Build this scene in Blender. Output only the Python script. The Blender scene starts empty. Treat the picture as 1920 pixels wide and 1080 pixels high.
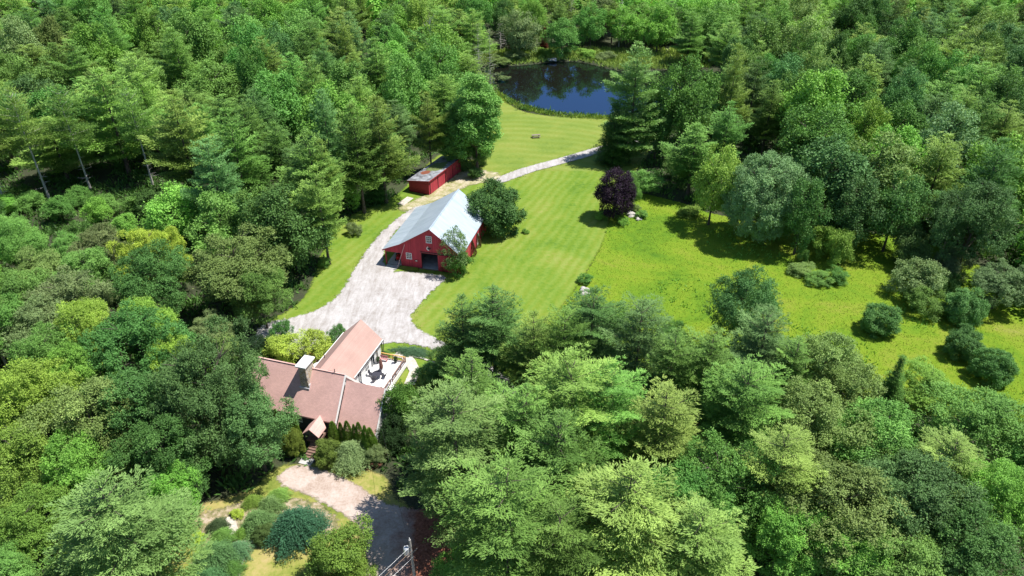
import bpy, math, random
import numpy as np
from mathutils import Vector, Matrix
C = bpy.context.scene.collection
PI = math.pi
rad = math.radians

# ------------------------------------------------------------------ camera, sky, sun, exposure
PITCH = rad(32.5); FPX = 1350.0; CAMH = 68.0
cam_d = bpy.data.cameras.new('camera'); cam = bpy.data.objects.new('camera', cam_d); C.objects.link(cam)
cam.location = (0, 0, CAMH); cam.rotation_euler = (PI/2 - PITCH, 0, 0)
cam_d.sensor_width = 36.0; cam_d.lens = 36.0*FPX/1920.0; cam_d.clip_start = 1.0; cam_d.clip_end = 3000.0
bpy.context.scene.camera = cam

SUN_EL = rad(65); SUN_AZ = rad(83)          # azimuth clockwise from +Y (the view direction)
world = bpy.data.worlds.new('World'); bpy.context.scene.world = world; world.use_nodes = True
nt = world.node_tree
sky = nt.nodes.new('ShaderNodeTexSky'); sky.sky_type = 'NISHITA'; sky.sun_disc = False
sky.sun_elevation = SUN_EL; sky.sun_rotation = SUN_AZ; sky.altitude = 100; sky.air_density = 1.0; sky.dust_density = 0.1; sky.ozone_density = 1.6
bg = nt.nodes['Background']; nt.links.new(sky.outputs['Color'], bg.inputs['Color']); bg.inputs['Strength'].default_value = 0.095
sun_d = bpy.data.lights.new('sun', 'SUN'); sun_d.energy = 4.9; sun_d.angle = rad(0.5); sun_d.color = (1.0, 0.965, 0.90)
sun = bpy.data.objects.new('sun', sun_d); C.objects.link(sun)
sd = Vector((math.sin(SUN_AZ)*math.cos(SUN_EL), math.cos(SUN_AZ)*math.cos(SUN_EL), math.sin(SUN_EL)))
sun.rotation_euler = sd.to_track_quat('Z', 'Y').to_euler(); sun.location = (60, 40, 120)
vs = bpy.context.scene.view_settings
vs.view_transform = 'Standard'; vs.look = 'None'; vs.exposure = 0.62; vs.gamma = 1.0; vs.use_curve_mapping = False
bpy.context.scene.cycles.max_bounces = 6; bpy.context.scene.cycles.transparent_max_bounces = 8

def at(u, v, z=0.0):
    """point of the place seen at (u, v) of the 1920 px wide view, at height z"""
    a = (u-960)/FPX; b = -(v-540)/FPX
    dy = math.cos(PITCH)+b*math.sin(PITCH); dz = -math.sin(PITCH)+b*math.cos(PITCH)
    t = (z-CAMH)/dz
    return (a*t, dy*t)

# ------------------------------------------------------------------ helpers
def tag(o, label=None, cat=None, group=None, kind=None):
    if label: o['label'] = label
    if cat: o['category'] = cat
    if group: o['group'] = group
    if kind: o['kind'] = kind
    return o
def empty(name, loc, rz=0.0):
    o = bpy.data.objects.new(name, None); C.objects.link(o); o.location = loc; o.rotation_euler = (0, 0, rz); o.empty_display_size = .3
    return o
def mesh_np(name, V, F, attrs=None, smooth=False):
    """V (n,3), F (m,k) constant k"""
    V = np.asarray(V, np.float32); F = np.asarray(F, np.int32); m, k = F.shape
    me = bpy.data.meshes.new(name)
    me.vertices.add(len(V)); me.vertices.foreach_set('co', V.ravel())
    me.loops.add(m*k); me.loops.foreach_set('vertex_index', F.ravel())
    me.polygons.add(m); me.polygons.foreach_set('loop_start', np.arange(m, dtype=np.int32)*k)
    me.polygons.foreach_set('loop_total', np.full(m, k, np.int32))
    if smooth: me.polygons.foreach_set('use_smooth', np.ones(m, bool))
    me.update(calc_edges=True)
    for n, a in (attrs or {}).items():
        at_ = me.attributes.new(n, 'FLOAT', 'POINT'); at_.data.foreach_set('value', np.asarray(a, np.float32))
    return me
class MB:
    def __init__(s): s.v = []; s.f = []
    def add(s, vs_, fs):
        n = len(s.v); s.v += [tuple(v) for v in vs_]; s.f += [tuple(i+n for i in f) for f in fs]; return s
    def box(s, x0, x1, y0, y1, z0, z1):
        return s.add([(x0,y0,z0),(x1,y0,z0),(x1,y1,z0),(x0,y1,z0),(x0,y0,z1),(x1,y0,z1),(x1,y1,z1),(x0,y1,z1)],
                     [(0,3,2,1),(4,5,6,7),(0,1,5,4),(1,2,6,5),(2,3,7,6),(3,0,4,7)])
    def slab(s, q, t):
        """four corners (counter-clockwise from above) thickened downwards by t"""
        b = [(x, y, z-t) for x, y, z in q]
        return s.add(list(q)+b, [(0,1,2,3),(7,6,5,4),(0,4,5,1),(1,5,6,2),(2,6,7,3),(3,7,4,0)])
    def tube(s, pts, rs, n=8, caps=True):
        base = len(s.v); P = [Vector(p) for p in pts]
        if not isinstance(rs, (list, tuple)): rs = [rs]*len(P)
        for i, p in enumerate(P):
            d = (P[min(i+1, len(P)-1)]-P[max(i-1, 0)]).normalized()
            u = d.cross(Vector((0, 0, 1)) if abs(d.z) < .9 else Vector((1, 0, 0))).normalized(); w = d.cross(u)
            for k in range(n):
                a = 2*PI*k/n; s.v.append(tuple(p+(u*math.cos(a)+w*math.sin(a))*rs[i]))
        for i in range(len(P)-1):
            for k in range(n):
                k2 = (k+1) % n; s.f.append((base+i*n+k, base+i*n+k2, base+(i+1)*n+k2, base+(i+1)*n+k))
        if caps:
            s.f.append(tuple(base+k for k in range(n))[::-1]); s.f.append(tuple(base+(len(P)-1)*n+k for k in range(n)))
        return s
    def lathe(s, prof, cx=0, cy=0, n=14):
        base = len(s.v)
        for r, z in prof:
            for k in range(n):
                a = 2*PI*k/n; s.v.append((cx+r*math.cos(a), cy+r*math.sin(a), z))
        for i in range(len(prof)-1):
            for k in range(n):
                k2 = (k+1) % n; s.f.append((base+i*n+k, base+i*n+k2, base+(i+1)*n+k2, base+(i+1)*n+k))
        s.f.append(tuple(base+k for k in range(n))[::-1]); s.f.append(tuple(base+(len(prof)-1)*n+k for k in range(n)))
        return s
    def mesh(s, name):
        me = bpy.data.meshes.new(name); me.from_pydata(s.v, [], s.f); me.update(); return me
    def build(s, name, mat, parent=None, loc=None, rot=None):
        o = bpy.data.objects.new(name, s.mesh(name)); o.data.materials.append(mat); C.objects.link(o)
        if parent: o.parent = parent
        if loc: o.location = loc
        if rot: o.rotation_euler = rot
        return o

# ------------------------------------------------------------------ materials
def newmat(name):
    m = bpy.data.materials.new(name); m.use_nodes = True; n = m.node_tree
    return m, n, n.nodes['Principled BSDF'], n.nodes['Material Output']
def N(n, t, **kw):
    nd = n.nodes.new(t)
    for k, v in kw.items(): setattr(nd, k, v)
    return nd
def noise(n, scale, detail=4, rough=.55, vec=None, dist=0.0):
    t = N(n, 'ShaderNodeTexNoise'); t.inputs['Scale'].default_value = scale; t.inputs['Detail'].default_value = detail
    t.inputs['Roughness'].default_value = rough; t.inputs['Distortion'].default_value = dist
    if vec is not None: n.links.new(vec, t.inputs['Vector'])
    return t.outputs['Fac']
def ramp(n, fac, stops):
    r = N(n, 'ShaderNodeValToRGB'); e = r.color_ramp.elements
    while len(e) < len(stops): e.new(.5)
    for el, (p, c) in zip(e, stops): el.position = p; el.color = (*c, 1) if len(c) == 3 else c
    n.links.new(fac, r.inputs['Fac']); return r.outputs['Color']
def mixc(n, fac, a, b, blend='MIX'):
    m = N(n, 'ShaderNodeMix', data_type='RGBA', blend_type=blend)
    for s_, v in ((m.inputs[0], fac), (m.inputs[6], a), (m.inputs[7], b)):
        if isinstance(v, (int, float)): s_.default_value = v
        elif isinstance(v, tuple): s_.default_value = (*v, 1)
        else: n.links.new(v, s_)
    return m.outputs[2]
def mth(n, op, a, b=0.0, c=0.0, clamp=False):
    m = N(n, 'ShaderNodeMath', operation=op); m.use_clamp = clamp
    for i, v in enumerate((a, b, c)):
        if isinstance(v, (int, float)): m.inputs[i].default_value = v
        else: n.links.new(v, m.inputs[i])
    return m.outputs[0]
def bump(n, bsdf, h, strength=.3, dist=.05):
    b = N(n, 'ShaderNodeBump'); b.inputs['Strength'].default_value = strength; b.inputs['Distance'].default_value = dist
    n.links.new(h, b.inputs['Height']); n.links.new(b.outputs['Normal'], bsdf.inputs['Normal'])
def ocoord(n, kind='Object', scale=None, rot=None):
    t = N(n, 'ShaderNodeTexCoord').outputs[kind]
    if scale or rot:
        m = N(n, 'ShaderNodeMapping'); n.links.new(t, m.inputs['Vector'])
        if scale: m.inputs['Scale'].default_value = scale
        if rot: m.inputs['Rotation'].default_value = rot
        t = m.outputs['Vector']
    return t
def plain(name, col, rough=.6, var=.15, sc=3.0, metal=0.0, bs=.1):
    m, n, b, o = newmat(name)
    f = noise(n, sc, 5, .6, ocoord(n))
    c = ramp(n, f, [(.3, tuple(x*(1-var) for x in col)), (.7, tuple(min(1, x*(1+var)) for x in col))])
    n.links.new(c, b.inputs['Base Color']); b.inputs['Roughness'].default_value = rough; b.inputs['Metallic'].default_value = metal
    if bs: bump(n, b, f, bs, .02)
    return m
def boards(name, col, pitch=.25, axis='X', rough=.75, dark=.5, var=.25, slope=None):
    """painted boards: a dark joint every pitch metres along the axis, stained unevenly"""
    m, n, b, o = newmat(name); co = ocoord(n)
    s = N(n, 'ShaderNodeSeparateXYZ'); n.links.new(co, s.inputs[0])
    p = mth(n, 'DIVIDE', mth(n, 'ADD', s.outputs[axis], 100), pitch)
    fr = mth(n, 'FRACT', p); fl = mth(n, 'FLOOR', p)
    joint = mth(n, 'LESS_THAN', fr, .09)
    wn = N(n, 'ShaderNodeTexWhiteNoise', noise_dimensions='1D'); n.links.new(fl, wn.inputs['W'])
    sc = (1, 1, 1); f = noise(n, 1.2, 6, .65, ocoord(n, scale=(3, 3, .7) if axis != 'Z' else (.5, .5, 4)))
    t = mth(n, 'ADD', mth(n, 'MULTIPLY', wn.outputs['Value'], .35), mth(n, 'MULTIPLY', f, .65))
    c = ramp(n, t, [(.25, tuple(x*(1-var) for x in col)), (.5, col), (.8, tuple(min(1, x*(1+var)+.01) for x in col))])
    c = mixc(n, mth(n, 'MULTIPLY', joint, dark), c, (.01, .008, .008))
    n.links.new(c, b.inputs['Base Color']); b.inputs['Roughness'].default_value = rough
    bump(n, b, mth(n, 'SUBTRACT', 1, joint), .4, .02)
    return m
M = {}
M['barn'] = boards('barn_red_boards', (.42, .030, .052), .22)
M['shed'] = boards('shed_red_boards', (.42, .032, .052), .28, 'Y')
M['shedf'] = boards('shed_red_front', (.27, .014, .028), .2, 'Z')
M['white'] = boards('white_clapboard', (.74, .74, .72), .14, 'Z', dark=.25, var=.06)
M['slate'] = boards('dark_siding', (.045, .05, .065), .16, 'Z', dark=.5)
M['trim'] = plain('white_trim', (.78, .78, .76), .5, .05)
M['redtrim'] = plain('red_trim', (.32, .02, .035), .6, .1)
M['deckw'] = boards('pale_deck_boards', (.74, .73, .72), .14, 'X', dark=.18, var=.07)
M['rail'] = plain('yellow_cedar', (.55, .33, .09), .6, .2, 8)
M['railb'] = plain('weathered_brown_wood', (.2, .12, .09), .7, .25, 8)
M['dark'] = plain('dark_metal', (.03, .03, .035), .5, .1)
M['black'] = plain('black_fabric', (.035, .035, .05), .8, .2)
M['concrete'] = plain('concrete', (.42, .41, .39), .9, .2, 1.5)
M['wood'] = plain('grey_wood', (.22, .18, .15), .85, .3, 6)
M['galv'] = plain('galvanised_steel', (.55, .56, .58), .4, .1, 6, .3)
M['umbr'] = plain('brown_canvas', (.20, .10, .08), .85, .2, 8)
M['tractor'] = plain('red_enamel', (.45, .01, .01), .35, .1)
M['rubber'] = plain('black_rubber', (.02, .02, .02), .8, .1)
M['rock'] = plain('pale_rock', (.42, .39, .36), .95, .35, 2.2, 0, .8)
M['yellow'] = plain('yellow_paint', (.6, .42, .05), .5, .1)
M['bark'] = plain('bark', (.085, .068, .055), .95, .45, 4, 0, .5)
M['barkp'] = plain('pine_bark', (.10, .075, .062), .95, .4, 4, 0, .5)
M['deadbark'] = plain('bare_grey_wood', (.42, .39, .36), .9, .3, 5, 0, .4)
def glass():
    m, n, b, o = newmat('window_glass'); b.inputs['Base Color'].default_value = (.02, .025, .035, 1)
    b.inputs['Roughness'].default_value = .08; b.inputs['Specular IOR Level'].default_value = .9
    return m
M['glass'] = glass()
def shingles(name, col, px=.9, pz=.14, var=.16):
    m, n, b, o = newmat(name)
    uv = N(n, 'ShaderNodeUVMap').outputs[0] if False else ocoord(n)
    br = N(n, 'ShaderNodeTexBrick'); n.links.new(ocoord(n, rot=(rad(90), 0, 0)), br.inputs['Vector'])
    br.inputs['Scale'].default_value = 1.0; br.inputs['Brick Width'].default_value = .32; br.inputs['Row Height'].default_value = .12
    br.inputs['Mortar Size'].default_value = .012
    br.inputs['Color1'].default_value = (.35, .35, .35, 1); br.inputs['Color2'].default_value = (.65, .65, .65, 1); br.inputs['Mortar'].default_value = (.15, .15, .15, 1)
    f1 = noise(n, .45, 5, .6, uv); f2 = noise(n, 7, 3, .6, uv)
    t = mth(n, 'ADD', mth(n, 'MULTIPLY', br.outputs['Color'], .35), mth(n, 'ADD', mth(n, 'MULTIPLY', f1, .4), mth(n, 'MULTIPLY', f2, .3)))
    c = ramp(n, t, [(.3, tuple(x*(1-var) for x in col)), (.72, tuple(x*(1+var) for x in col))])
    n.links.new(c, b.inputs['Base Color']); b.inputs['Roughness'].default_value = .9
    bump(n, b, br.outputs['Fac'], .25, .01)
    return m
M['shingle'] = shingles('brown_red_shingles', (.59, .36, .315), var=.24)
M['shingle2'] = shingles('browner_sun_offset_shingles', (.42, .27, .23), var=.22)  # browner wing tone, also darkened to level out its stronger sun against the front
def metalroof():
    m, n, b, o = newmat('pale_metal_roof'); co = ocoord(n)
    s = N(n, 'ShaderNodeSeparateXYZ'); n.links.new(co, s.inputs[0])
    fr = mth(n, 'FRACT', mth(n, 'DIVIDE', mth(n, 'ADD', s.outputs['Y'], 100), .6)); seam = mth(n, 'LESS_THAN', fr, .08)
    f = noise(n, .7, 5, .6, ocoord(n, scale=(.4, 1.5, .4)))
    c = ramp(n, f, [(.3, (.36, .43, .49)), (.7, (.49, .56, .62))])
    c = mixc(n, mth(n, 'MULTIPLY', seam, .22), c, (.3, .33, .36))
    n.links.new(c, b.inputs['Base Color']); b.inputs['Roughness'].default_value = .42; b.inputs['Metallic'].default_value = .15
    bump(n, b, seam, .3, .03); return m
M['metalroof'] = metalroof()
def shedroof():
    m, n, b, o = newmat('stained_shed_roof'); co = ocoord(n)
    f = noise(n, .55, 6, .65, co, .6); c = ramp(n, f, [(.38, (.10, .10, .11)), (.5, (.22, .23, .25)), (.62, (.36, .38, .41))])
    # a mat of moss and fallen rust-brown needles lies in the middle of the roof
    s = N(n, 'ShaderNodeSeparateXYZ'); n.links.new(co, s.inputs[0])
    nz = noise(n, 1.1, 5, .6, co)
    def patch(y0, hw, x0, xw):
        a = mth(n, 'DIVIDE', mth(n, 'SUBTRACT', s.outputs['Y'], y0), hw); q = mth(n, 'DIVIDE', mth(n, 'SUBTRACT', s.outputs['X'], x0), xw)
        r = mth(n, 'ADD', mth(n, 'MULTIPLY', a, a), mth(n, 'MULTIPLY', q, q)); r = mth(n, 'ADD', r, mth(n, 'MULTIPLY', mth(n, 'SUBTRACT', nz, .5), 2.2))
        return mth(n, 'LESS_THAN', r, .8)
    c = mixc(n, patch(8.2, 3.2, -2.6, 2.2), c, (.13, .17, .05)); c = mixc(n, patch(4.6, 1.3, -3.6, 1.3), c, (.20, .06, .03))
    n.links.new(c, b.inputs['Base Color']); b.inputs['Roughness'].default_value = .85; bump(n, b, nz, .3, .05); return m
M['shedroof'] = shedroof()
def stone():
    m, n, b, o = newmat('fieldstone'); co = ocoord(n)
    v = N(n, 'ShaderNodeTexVoronoi', feature='F1'); v.inputs['Scale'].default_value = 3.2; n.links.new(co, v.inputs['Vector'])
    v2 = N(n, 'ShaderNodeTexVoronoi', feature='DISTANCE_TO_EDGE'); v2.inputs['Scale'].default_value = 3.2; n.links.new(co, v2.inputs['Vector'])
    s = N(n, 'ShaderNodeSeparateColor'); n.links.new(v.outputs['Color'], s.inputs[0])
    c = ramp(n, s.outputs[0], [(0, (.15, .13, .11)), (.35, (.4, .30, .17)), (.65, (.5, .42, .3)), (1, (.27, .24, .22))])
    c = mixc(n, mth(n, 'LESS_THAN', v2.outputs['Distance'], .05), c, (.5, .48, .44))
    n.links.new(c, b.inputs['Base Color']); b.inputs['Roughness'].default_value = .9
    bump(n, b, v2.outputs['Distance'], .6, .08); return m
M['stone'] = stone()
def foliage(name='foliage', trans=.24, huev=.02):
    m, n, b, o = newmat(name)
    oi = N(n, 'ShaderNodeObjectInfo'); a = N(n, 'ShaderNodeAttribute', attribute_name='tint')
    g = N(n, 'ShaderNodeNewGeometry')
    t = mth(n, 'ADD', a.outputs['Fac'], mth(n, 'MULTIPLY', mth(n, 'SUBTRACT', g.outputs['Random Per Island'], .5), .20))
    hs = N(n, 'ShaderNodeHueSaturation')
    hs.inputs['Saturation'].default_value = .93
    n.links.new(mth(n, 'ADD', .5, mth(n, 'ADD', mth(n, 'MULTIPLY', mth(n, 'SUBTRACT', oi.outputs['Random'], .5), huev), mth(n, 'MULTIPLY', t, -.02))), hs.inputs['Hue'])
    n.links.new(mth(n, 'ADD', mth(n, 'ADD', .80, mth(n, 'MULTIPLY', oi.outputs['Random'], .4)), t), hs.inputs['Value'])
    n.links.new(oi.outputs['Color'], hs.inputs['Color'])
    n.links.new(hs.outputs['Color'], b.inputs['Base Color']); b.inputs['Roughness'].default_value = .55; b.inputs['Specular IOR Level'].default_value = .15
    tr = N(n, 'ShaderNodeBsdfTranslucent'); n.links.new(mixc(n, .5, hs.outputs['Color'], mixc(n, 1.0, hs.outputs['Color'], (1.3, 1.25, .5), 'MULTIPLY')), tr.inputs['Color'])
    mx = N(n, 'ShaderNodeMixShader'); mx.inputs[0].default_value = trans
    n.links.new(b.outputs[0], mx.inputs[1]); n.links.new(tr.outputs[0], mx.inputs[2]); n.links.new(mx.outputs[0], o.inputs['Surface'])
    return m
M['leaf'] = foliage()

# ------------------------------------------------------------------ the ground and its sheets
def chaikin(P, k=2):
    P = np.array(P, float)
    for _ in range(k):
        Q = np.roll(P, -1, 0); P = np.stack([.75*P+.25*Q, .25*P+.75*Q], 1).reshape(-1, 2)
    return P
def sdf(X, Y, poly):
    """signed distance to a polygon, positive inside"""
    P = np.asarray(poly, float); Q = np.roll(P, -1, 0)
    d2 = np.full(X.shape, 1e18); ins = np.zeros(X.shape, bool)
    for (x1, y1), (x2, y2) in zip(P, Q):
        ex, ey = x2-x1, y2-y1; L = ex*ex+ey*ey+1e-12
        t = np.clip(((X-x1)*ex+(Y-y1)*ey)/L, 0, 1)
        d2 = np.minimum(d2, (X-x1-t*ex)**2+(Y-y1-t*ey)**2)
        c = ((y1 > Y) != (y2 > Y))
        xi = ex*(Y-y1)/(ey if abs(ey) > 1e-9 else 1e-9)+x1
        ins ^= c & (X < xi)
    d = np.sqrt(d2); return np.where(ins, d, -d)
def pix(L, k=2): return chaikin([at(*p) for p in L], k)
Z = {}
Z['lawn'] = pix([(922,165),(960,203),(1010,217),(1120,223),(1230,228),(1215,300),(1180,330),(1200,370),(1195,405),(1140,440),(1090,530),(1040,590),(990,720),(900,760),(760,770),(700,700),(480,660),(480,612),(530,590),(572,560),(590,520),(600,480),(625,430),(660,400),(740,372),(770,340),(830,280),(870,300),(905,300),(915,240)])
Z['meadow'] = pix([(1150,350),(1300,385),(1320,400),(1480,425),(1640,435),(1800,470),(1920,560),(2150,700),(2050,800),(1700,780),(1400,720),(1200,700),(1000,700),(1040,590),(1090,530),(1140,440)])
Z['gravel'] = pix([(478,625),(495,606),(545,598),(600,582),(640,552),(662,510),(690,468),(715,438),(745,410),(772,392),(795,383),(793,392),(765,412),(735,440),(722,466),(716,492),(735,508),(820,517),(842,519),(805,550),(778,580),(766,602),(785,618),(820,638),(870,660),(930,690),(980,740),(950,745),(905,705),(860,672),(815,655),(770,645),(718,642),(700,660),(620,690),(540,665),(500,650),(480,655)])
Z['path'] = pix([(925,338),(960,322),(1000,310),(1050,297),(1100,282),(1150,268),(1200,262),(1200,272),(1150,280),(1108,293),(1050,309),(1000,322),(965,335),(935,346)])
Z['sand'] = pix([(745,388),(790,372),(830,345),(868,320),(900,318),(945,328),(940,342),(880,345),(820,378),(775,392),(752,398)])
Z['front_lawn'] = pix([(500,885),(560,865),(720,880),(740,940),(860,1000),(860,1250),(560,1300),(250,1250),(300,1040),(340,955),(470,925)])
Z['front_drive'] = pix([(520,892),(560,868),(600,882),(640,893),(700,930),(720,946),(790,958),(880,940),(960,950),(900,1010),(830,1060),(800,1300),(640,1300),(688,1080),(688,1010),(672,985),(640,962),(600,938),(560,922),(522,908)])
Z['bed'] = pix([(330,965),(400,960),(470,935),(530,930),(620,950),(640,1000),(600,1020),(540,1030),(500,1015),(455,1040),(440,1120),(330,1120),(360,1050),(395,1000)])
Z['mulch'] = pix([(585,865),(640,875),(700,885),(730,860),(720,800),(620,800)])
Z['pond'] = pix([(902,128),(918,119),(960,122),(1000,118),(1045,113),(1085,113),(1115,120),(1150,130),(1200,132),(1260,128),(1330,128),(1345,142),(1300,170),(1260,205),(1215,220),(1120,215),(1060,211),(1000,201),(960,186),(930,166),(912,148)])
def surf(X, Y):
    """height of the ground: flat round the buildings, sunk under the pond"""
    s = sdf(X, Y, Z['pond'])
    z = -1.6/(1+np.exp(-(s-.2)*1.6))
    far = np.clip((np.hypot(X, Y-110)-150)/150, 0, 1)
    return z + far**2*3.0*(np.sin(X*.021)+np.cos(Y*.017+1))
def grid(x0, x1, y0, y1, st):
    xs = np.arange(x0, x1+st, st); ys = np.arange(y0, y1+st, st); X, Y = np.meshgrid(xs, ys)
    nx, ny = len(xs), len(ys); i = np.arange(nx*ny).reshape(ny, nx)
    F = np.stack([i[:-1, :-1], i[:-1, 1:], i[1:, 1:], i[1:, :-1]], -1).reshape(-1, 4)
    return X.ravel(), Y.ravel(), F
def put(me, name, mat, parent=None):
    o = bpy.data.objects.new(name, me); me.materials.append(mat); C.objects.link(o)
    if parent: o.parent = parent
    return o
def earth_mat():
    m, n, b, o = newmat('forest_floor'); co = ocoord(n)
    f = noise(n, .25, 8, .65, co); g = noise(n, 2.5, 6, .7, co)
    c = ramp(n, mth(n, 'ADD', mth(n, 'MULTIPLY', f, .6), mth(n, 'MULTIPLY', g, .4)), [(.35, (.025, .04, .012)), (.5, (.04, .045, .02)), (.62, (.05, .08, .02)), (.78, (.08, .065, .04))])
    n.links.new(c, b.inputs['Base Color']); b.inputs['Roughness'].default_value = .95; bump(n, b, g, .8, .2); return m
def sheet_mat(name, color_fn, edge_amp=.9, edge_scale=1.3, soft=.25, rough=.92, bs=.4, bd=.06, fscale=6):
    """opaque inside, frayed by noise towards the sheet's edge"""
    m, n, b, o = newmat(name); co = ocoord(n)
    c = color_fn(n, co); n.links.new(c, b.inputs['Base Color']); b.inputs['Roughness'].default_value = rough
    b.inputs['Specular IOR Level'].default_value = .2
    bump(n, b, noise(n, fscale, 6, .7, co), bs, bd)
    e = N(n, 'ShaderNodeAttribute', attribute_name='edge').outputs['Fac']
    nz = mth(n, 'MULTIPLY', mth(n, 'SUBTRACT', noise(n, edge_scale, 7, .7, co), .5), edge_amp*2.6)
    a = mth(n, 'DIVIDE', mth(n, 'ADD', mth(n, 'ADD', e, nz), soft*.5), soft, clamp=True)
    tr = N(n, 'ShaderNodeBsdfTransparent'); mx = N(n, 'ShaderNodeMixShader')
    n.links.new(a, mx.inputs[0]); n.links.new(tr.outputs[0], mx.inputs[1]); n.links.new(b.outputs[0], mx.inputs[2]); n.links.new(mx.outputs[0], o.inputs['Surface'])
    return m
def sheet(name, poly, z, mat, st=.8, margin=1.2):
    x0, y0 = poly.min(0)-margin; x1, y1 = poly.max(0)+margin
    X, Y, F = grid(x0, x1, y0, y1, st); s = sdf(X, Y, poly)
    F = F[(s[F] > -margin).any(1)]
    used = np.unique(F); mp = np.full(len(X), -1); mp[used] = np.arange(len(used)); F = mp[F]; X, Y, s = X[used], Y[used], s[used]
    me = mesh_np(name, np.stack([X, Y, surf(X, Y)+z], 1), F, dict(edge=s), True)
    o = put(me, name, mat); tag(o, kind='structure'); return o
X, Y, F = grid(-640, 640, -60, 620, 2.0)
g = put(mesh_np('ground', np.stack([X, Y, surf(X, Y)], 1), F, None, True), 'ground', earth_mat()); tag(g, kind='structure')
X, Y, F = grid(-3000, 3000, -3000, 3000, 200.0)
cc = (np.abs(X[F].mean(1)) < 600) & (Y[F].mean(1) > 0) & (Y[F].mean(1) < 600)
g2 = put(mesh_np('terrain', np.stack([X, Y, np.full(len(X), -6.5)], 1), F, None, True), 'terrain', g.data.materials[0]); tag(g2, kind='structure')
def sepxy(n, co):
    s = N(n, 'ShaderNodeSeparateXYZ'); n.links.new(co, s.inputs[0]); return s.outputs['X'], s.outputs['Y']
def lawn_col(n, co):
    x, y = sepxy(n, co)
    f = noise(n, .10, 5, .6, co, .4); h = noise(n, 1.4, 7, .72, co)
    t = mth(n, 'ADD', mth(n, 'MULTIPLY', f, .55), mth(n, 'MULTIPLY', h, .45))
    c = ramp(n, t, [(.33, (.07, .15, .014)), (.45, (.13, .215, .022)), (.56, (.18, .24, .034)), (.70, (.26, .25, .075))])
    # mowing stripes, near field along the long side, beyond the track across it
    wob = mth(n, 'MULTIPLY', noise(n, .08, 2, .5, co), 3.0)
    a = mth(n, 'ADD', mth(n, 'ADD', mth(n, 'MULTIPLY', x, 1.0), mth(n, 'MULTIPLY', y, -.42)), wob)
    s1 = mth(n, 'SINE', mth(n, 'MULTIPLY', a, 2*PI/2.1))
    s2 = mth(n, 'SINE', mth(n, 'MULTIPLY', mth(n, 'ADD', mth(n, 'ADD', y, mth(n, 'MULTIPLY', mth(n, 'MULTIPLY', x, x), .012)), wob), 2*PI/3.6))
    far = mth(n, 'GREATER_THAN', y, 158.0)
    s = mth(n, 'ADD', mth(n, 'MULTIPLY', s1, mth(n, 'SUBTRACT', 1, far)), mth(n, 'MULTIPLY', s2, far))
    msk = noise(n, .05, 2, .5, co)
    k = mth(n, 'MULTIPLY', mth(n, 'MULTIPLY', s, msk), .11)
    hs = N(n, 'ShaderNodeHueSaturation'); n.links.new(c, hs.inputs['Color']); n.links.new(mth(n, 'ADD', 1.0, k), hs.inputs['Value']); n.links.new(mth(n, 'SUBTRACT', 1.0, mth(n, 'MULTIPLY', k, .5)), hs.inputs['Saturation'])
    dry = mth(n, 'MULTIPLY', far, .18)
    return mixc(n, dry, hs.outputs['Color'], (.27, .25, .085))
def meadow_col(n, co):
    f = noise(n, .06, 7, .66, co, 1.0); h = noise(n, .9, 8, .75, co)
    t = mth(n, 'ADD', mth(n, 'MULTIPLY', f, .68), mth(n, 'MULTIPLY', h, .32))
    return ramp(n, t, [(.34, (.07, .16, .010)), (.43, (.12, .22, .012)), (.52, (.165, .25, .015)), (.60, (.205, .25, .028)), (.70, (.27, .25, .08))])
def gravel_col(n, co):
    f = noise(n, .35, 7, .65, co, .5); h = noise(n, 3.2, 6, .8, co); v = noise(n, 11, 2, .7, co)
    t = mth(n, 'ADD', mth(n, 'MULTIPLY', f, .4), mth(n, 'ADD', mth(n, 'MULTIPLY', h, .4), mth(n, 'MULTIPLY', v, .2)))
    st = noise(n, .8, 6, .7, ocoord(n, scale=(1.3, .28, 1), rot=(0, 0, rad(-32))), .8)
    t = mth(n, 'ADD', mth(n, 'MULTIPLY', t, .62), mth(n, 'MULTIPLY', st, .38))
    return ramp(n, t, [(.34, (.16, .138, .12)), (.43, (.30, .27, .25)), (.51, (.40, .375, .365)), (.63, (.54, .515, .51))])
def pink_col(n, co):
    f = noise(n, .3, 7, .65, co, .5); h = noise(n, 3.5, 6, .8, co)
    t = mth(n, 'ADD', mth(n, 'MULTIPLY', f, .5), mth(n, 'MULTIPLY', h, .5))
    x, y = sepxy(n, co)
    c = ramp(n, t, [(.34, (.26, .17, .13)), (.47, (.41, .325, .275)), (.62, (.54, .45, .41))])
    # fallen needles under the pines at the lower end, bare asphalt in the road
    nd = mth(n, 'MULTIPLY', mth(n, 'SUBTRACT', mth(n, 'ADD', x, mth(n, 'MULTIPLY', f, 9.0)), -8.9), .5, clamp=True)
    c = mixc(n, nd, c, ramp(n, h, [(.35, (.10, .035, .02)), (.6, (.30, .12, .075)), (.75, (.42, .3, .24))]))
    rd = mth(n, 'MULTIPLY', mth(n, 'SUBTRACT', mth(n, 'SUBTRACT', 53.5, mth(n, 'MULTIPLY', f, 3.0)), y), 1.0, clamp=True)
    rx = mth(n, 'MULTIPLY', mth(n, 'SUBTRACT', -10.6, x), 1.2, clamp=True)
    return mixc(n, mth(n, 'MULTIPLY', mth(n, 'MULTIPLY', rd, rx), .35), c, (.40, .33, .30))
def flawn_col(n, co):
    f = noise(n, .16, 6, .6, co, .3); h = noise(n, 1.6, 7, .7, co)
    t = mth(n, 'ADD', mth(n, 'MULTIPLY', f, .6), mth(n, 'MULTIPLY', h, .4))
    return ramp(n, t, [(.34, (.10, .15, .02)), (.47, (.22, .24, .05)), (.57, (.34, .29, .10)), (.7, (.42, .31, .16))])
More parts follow.
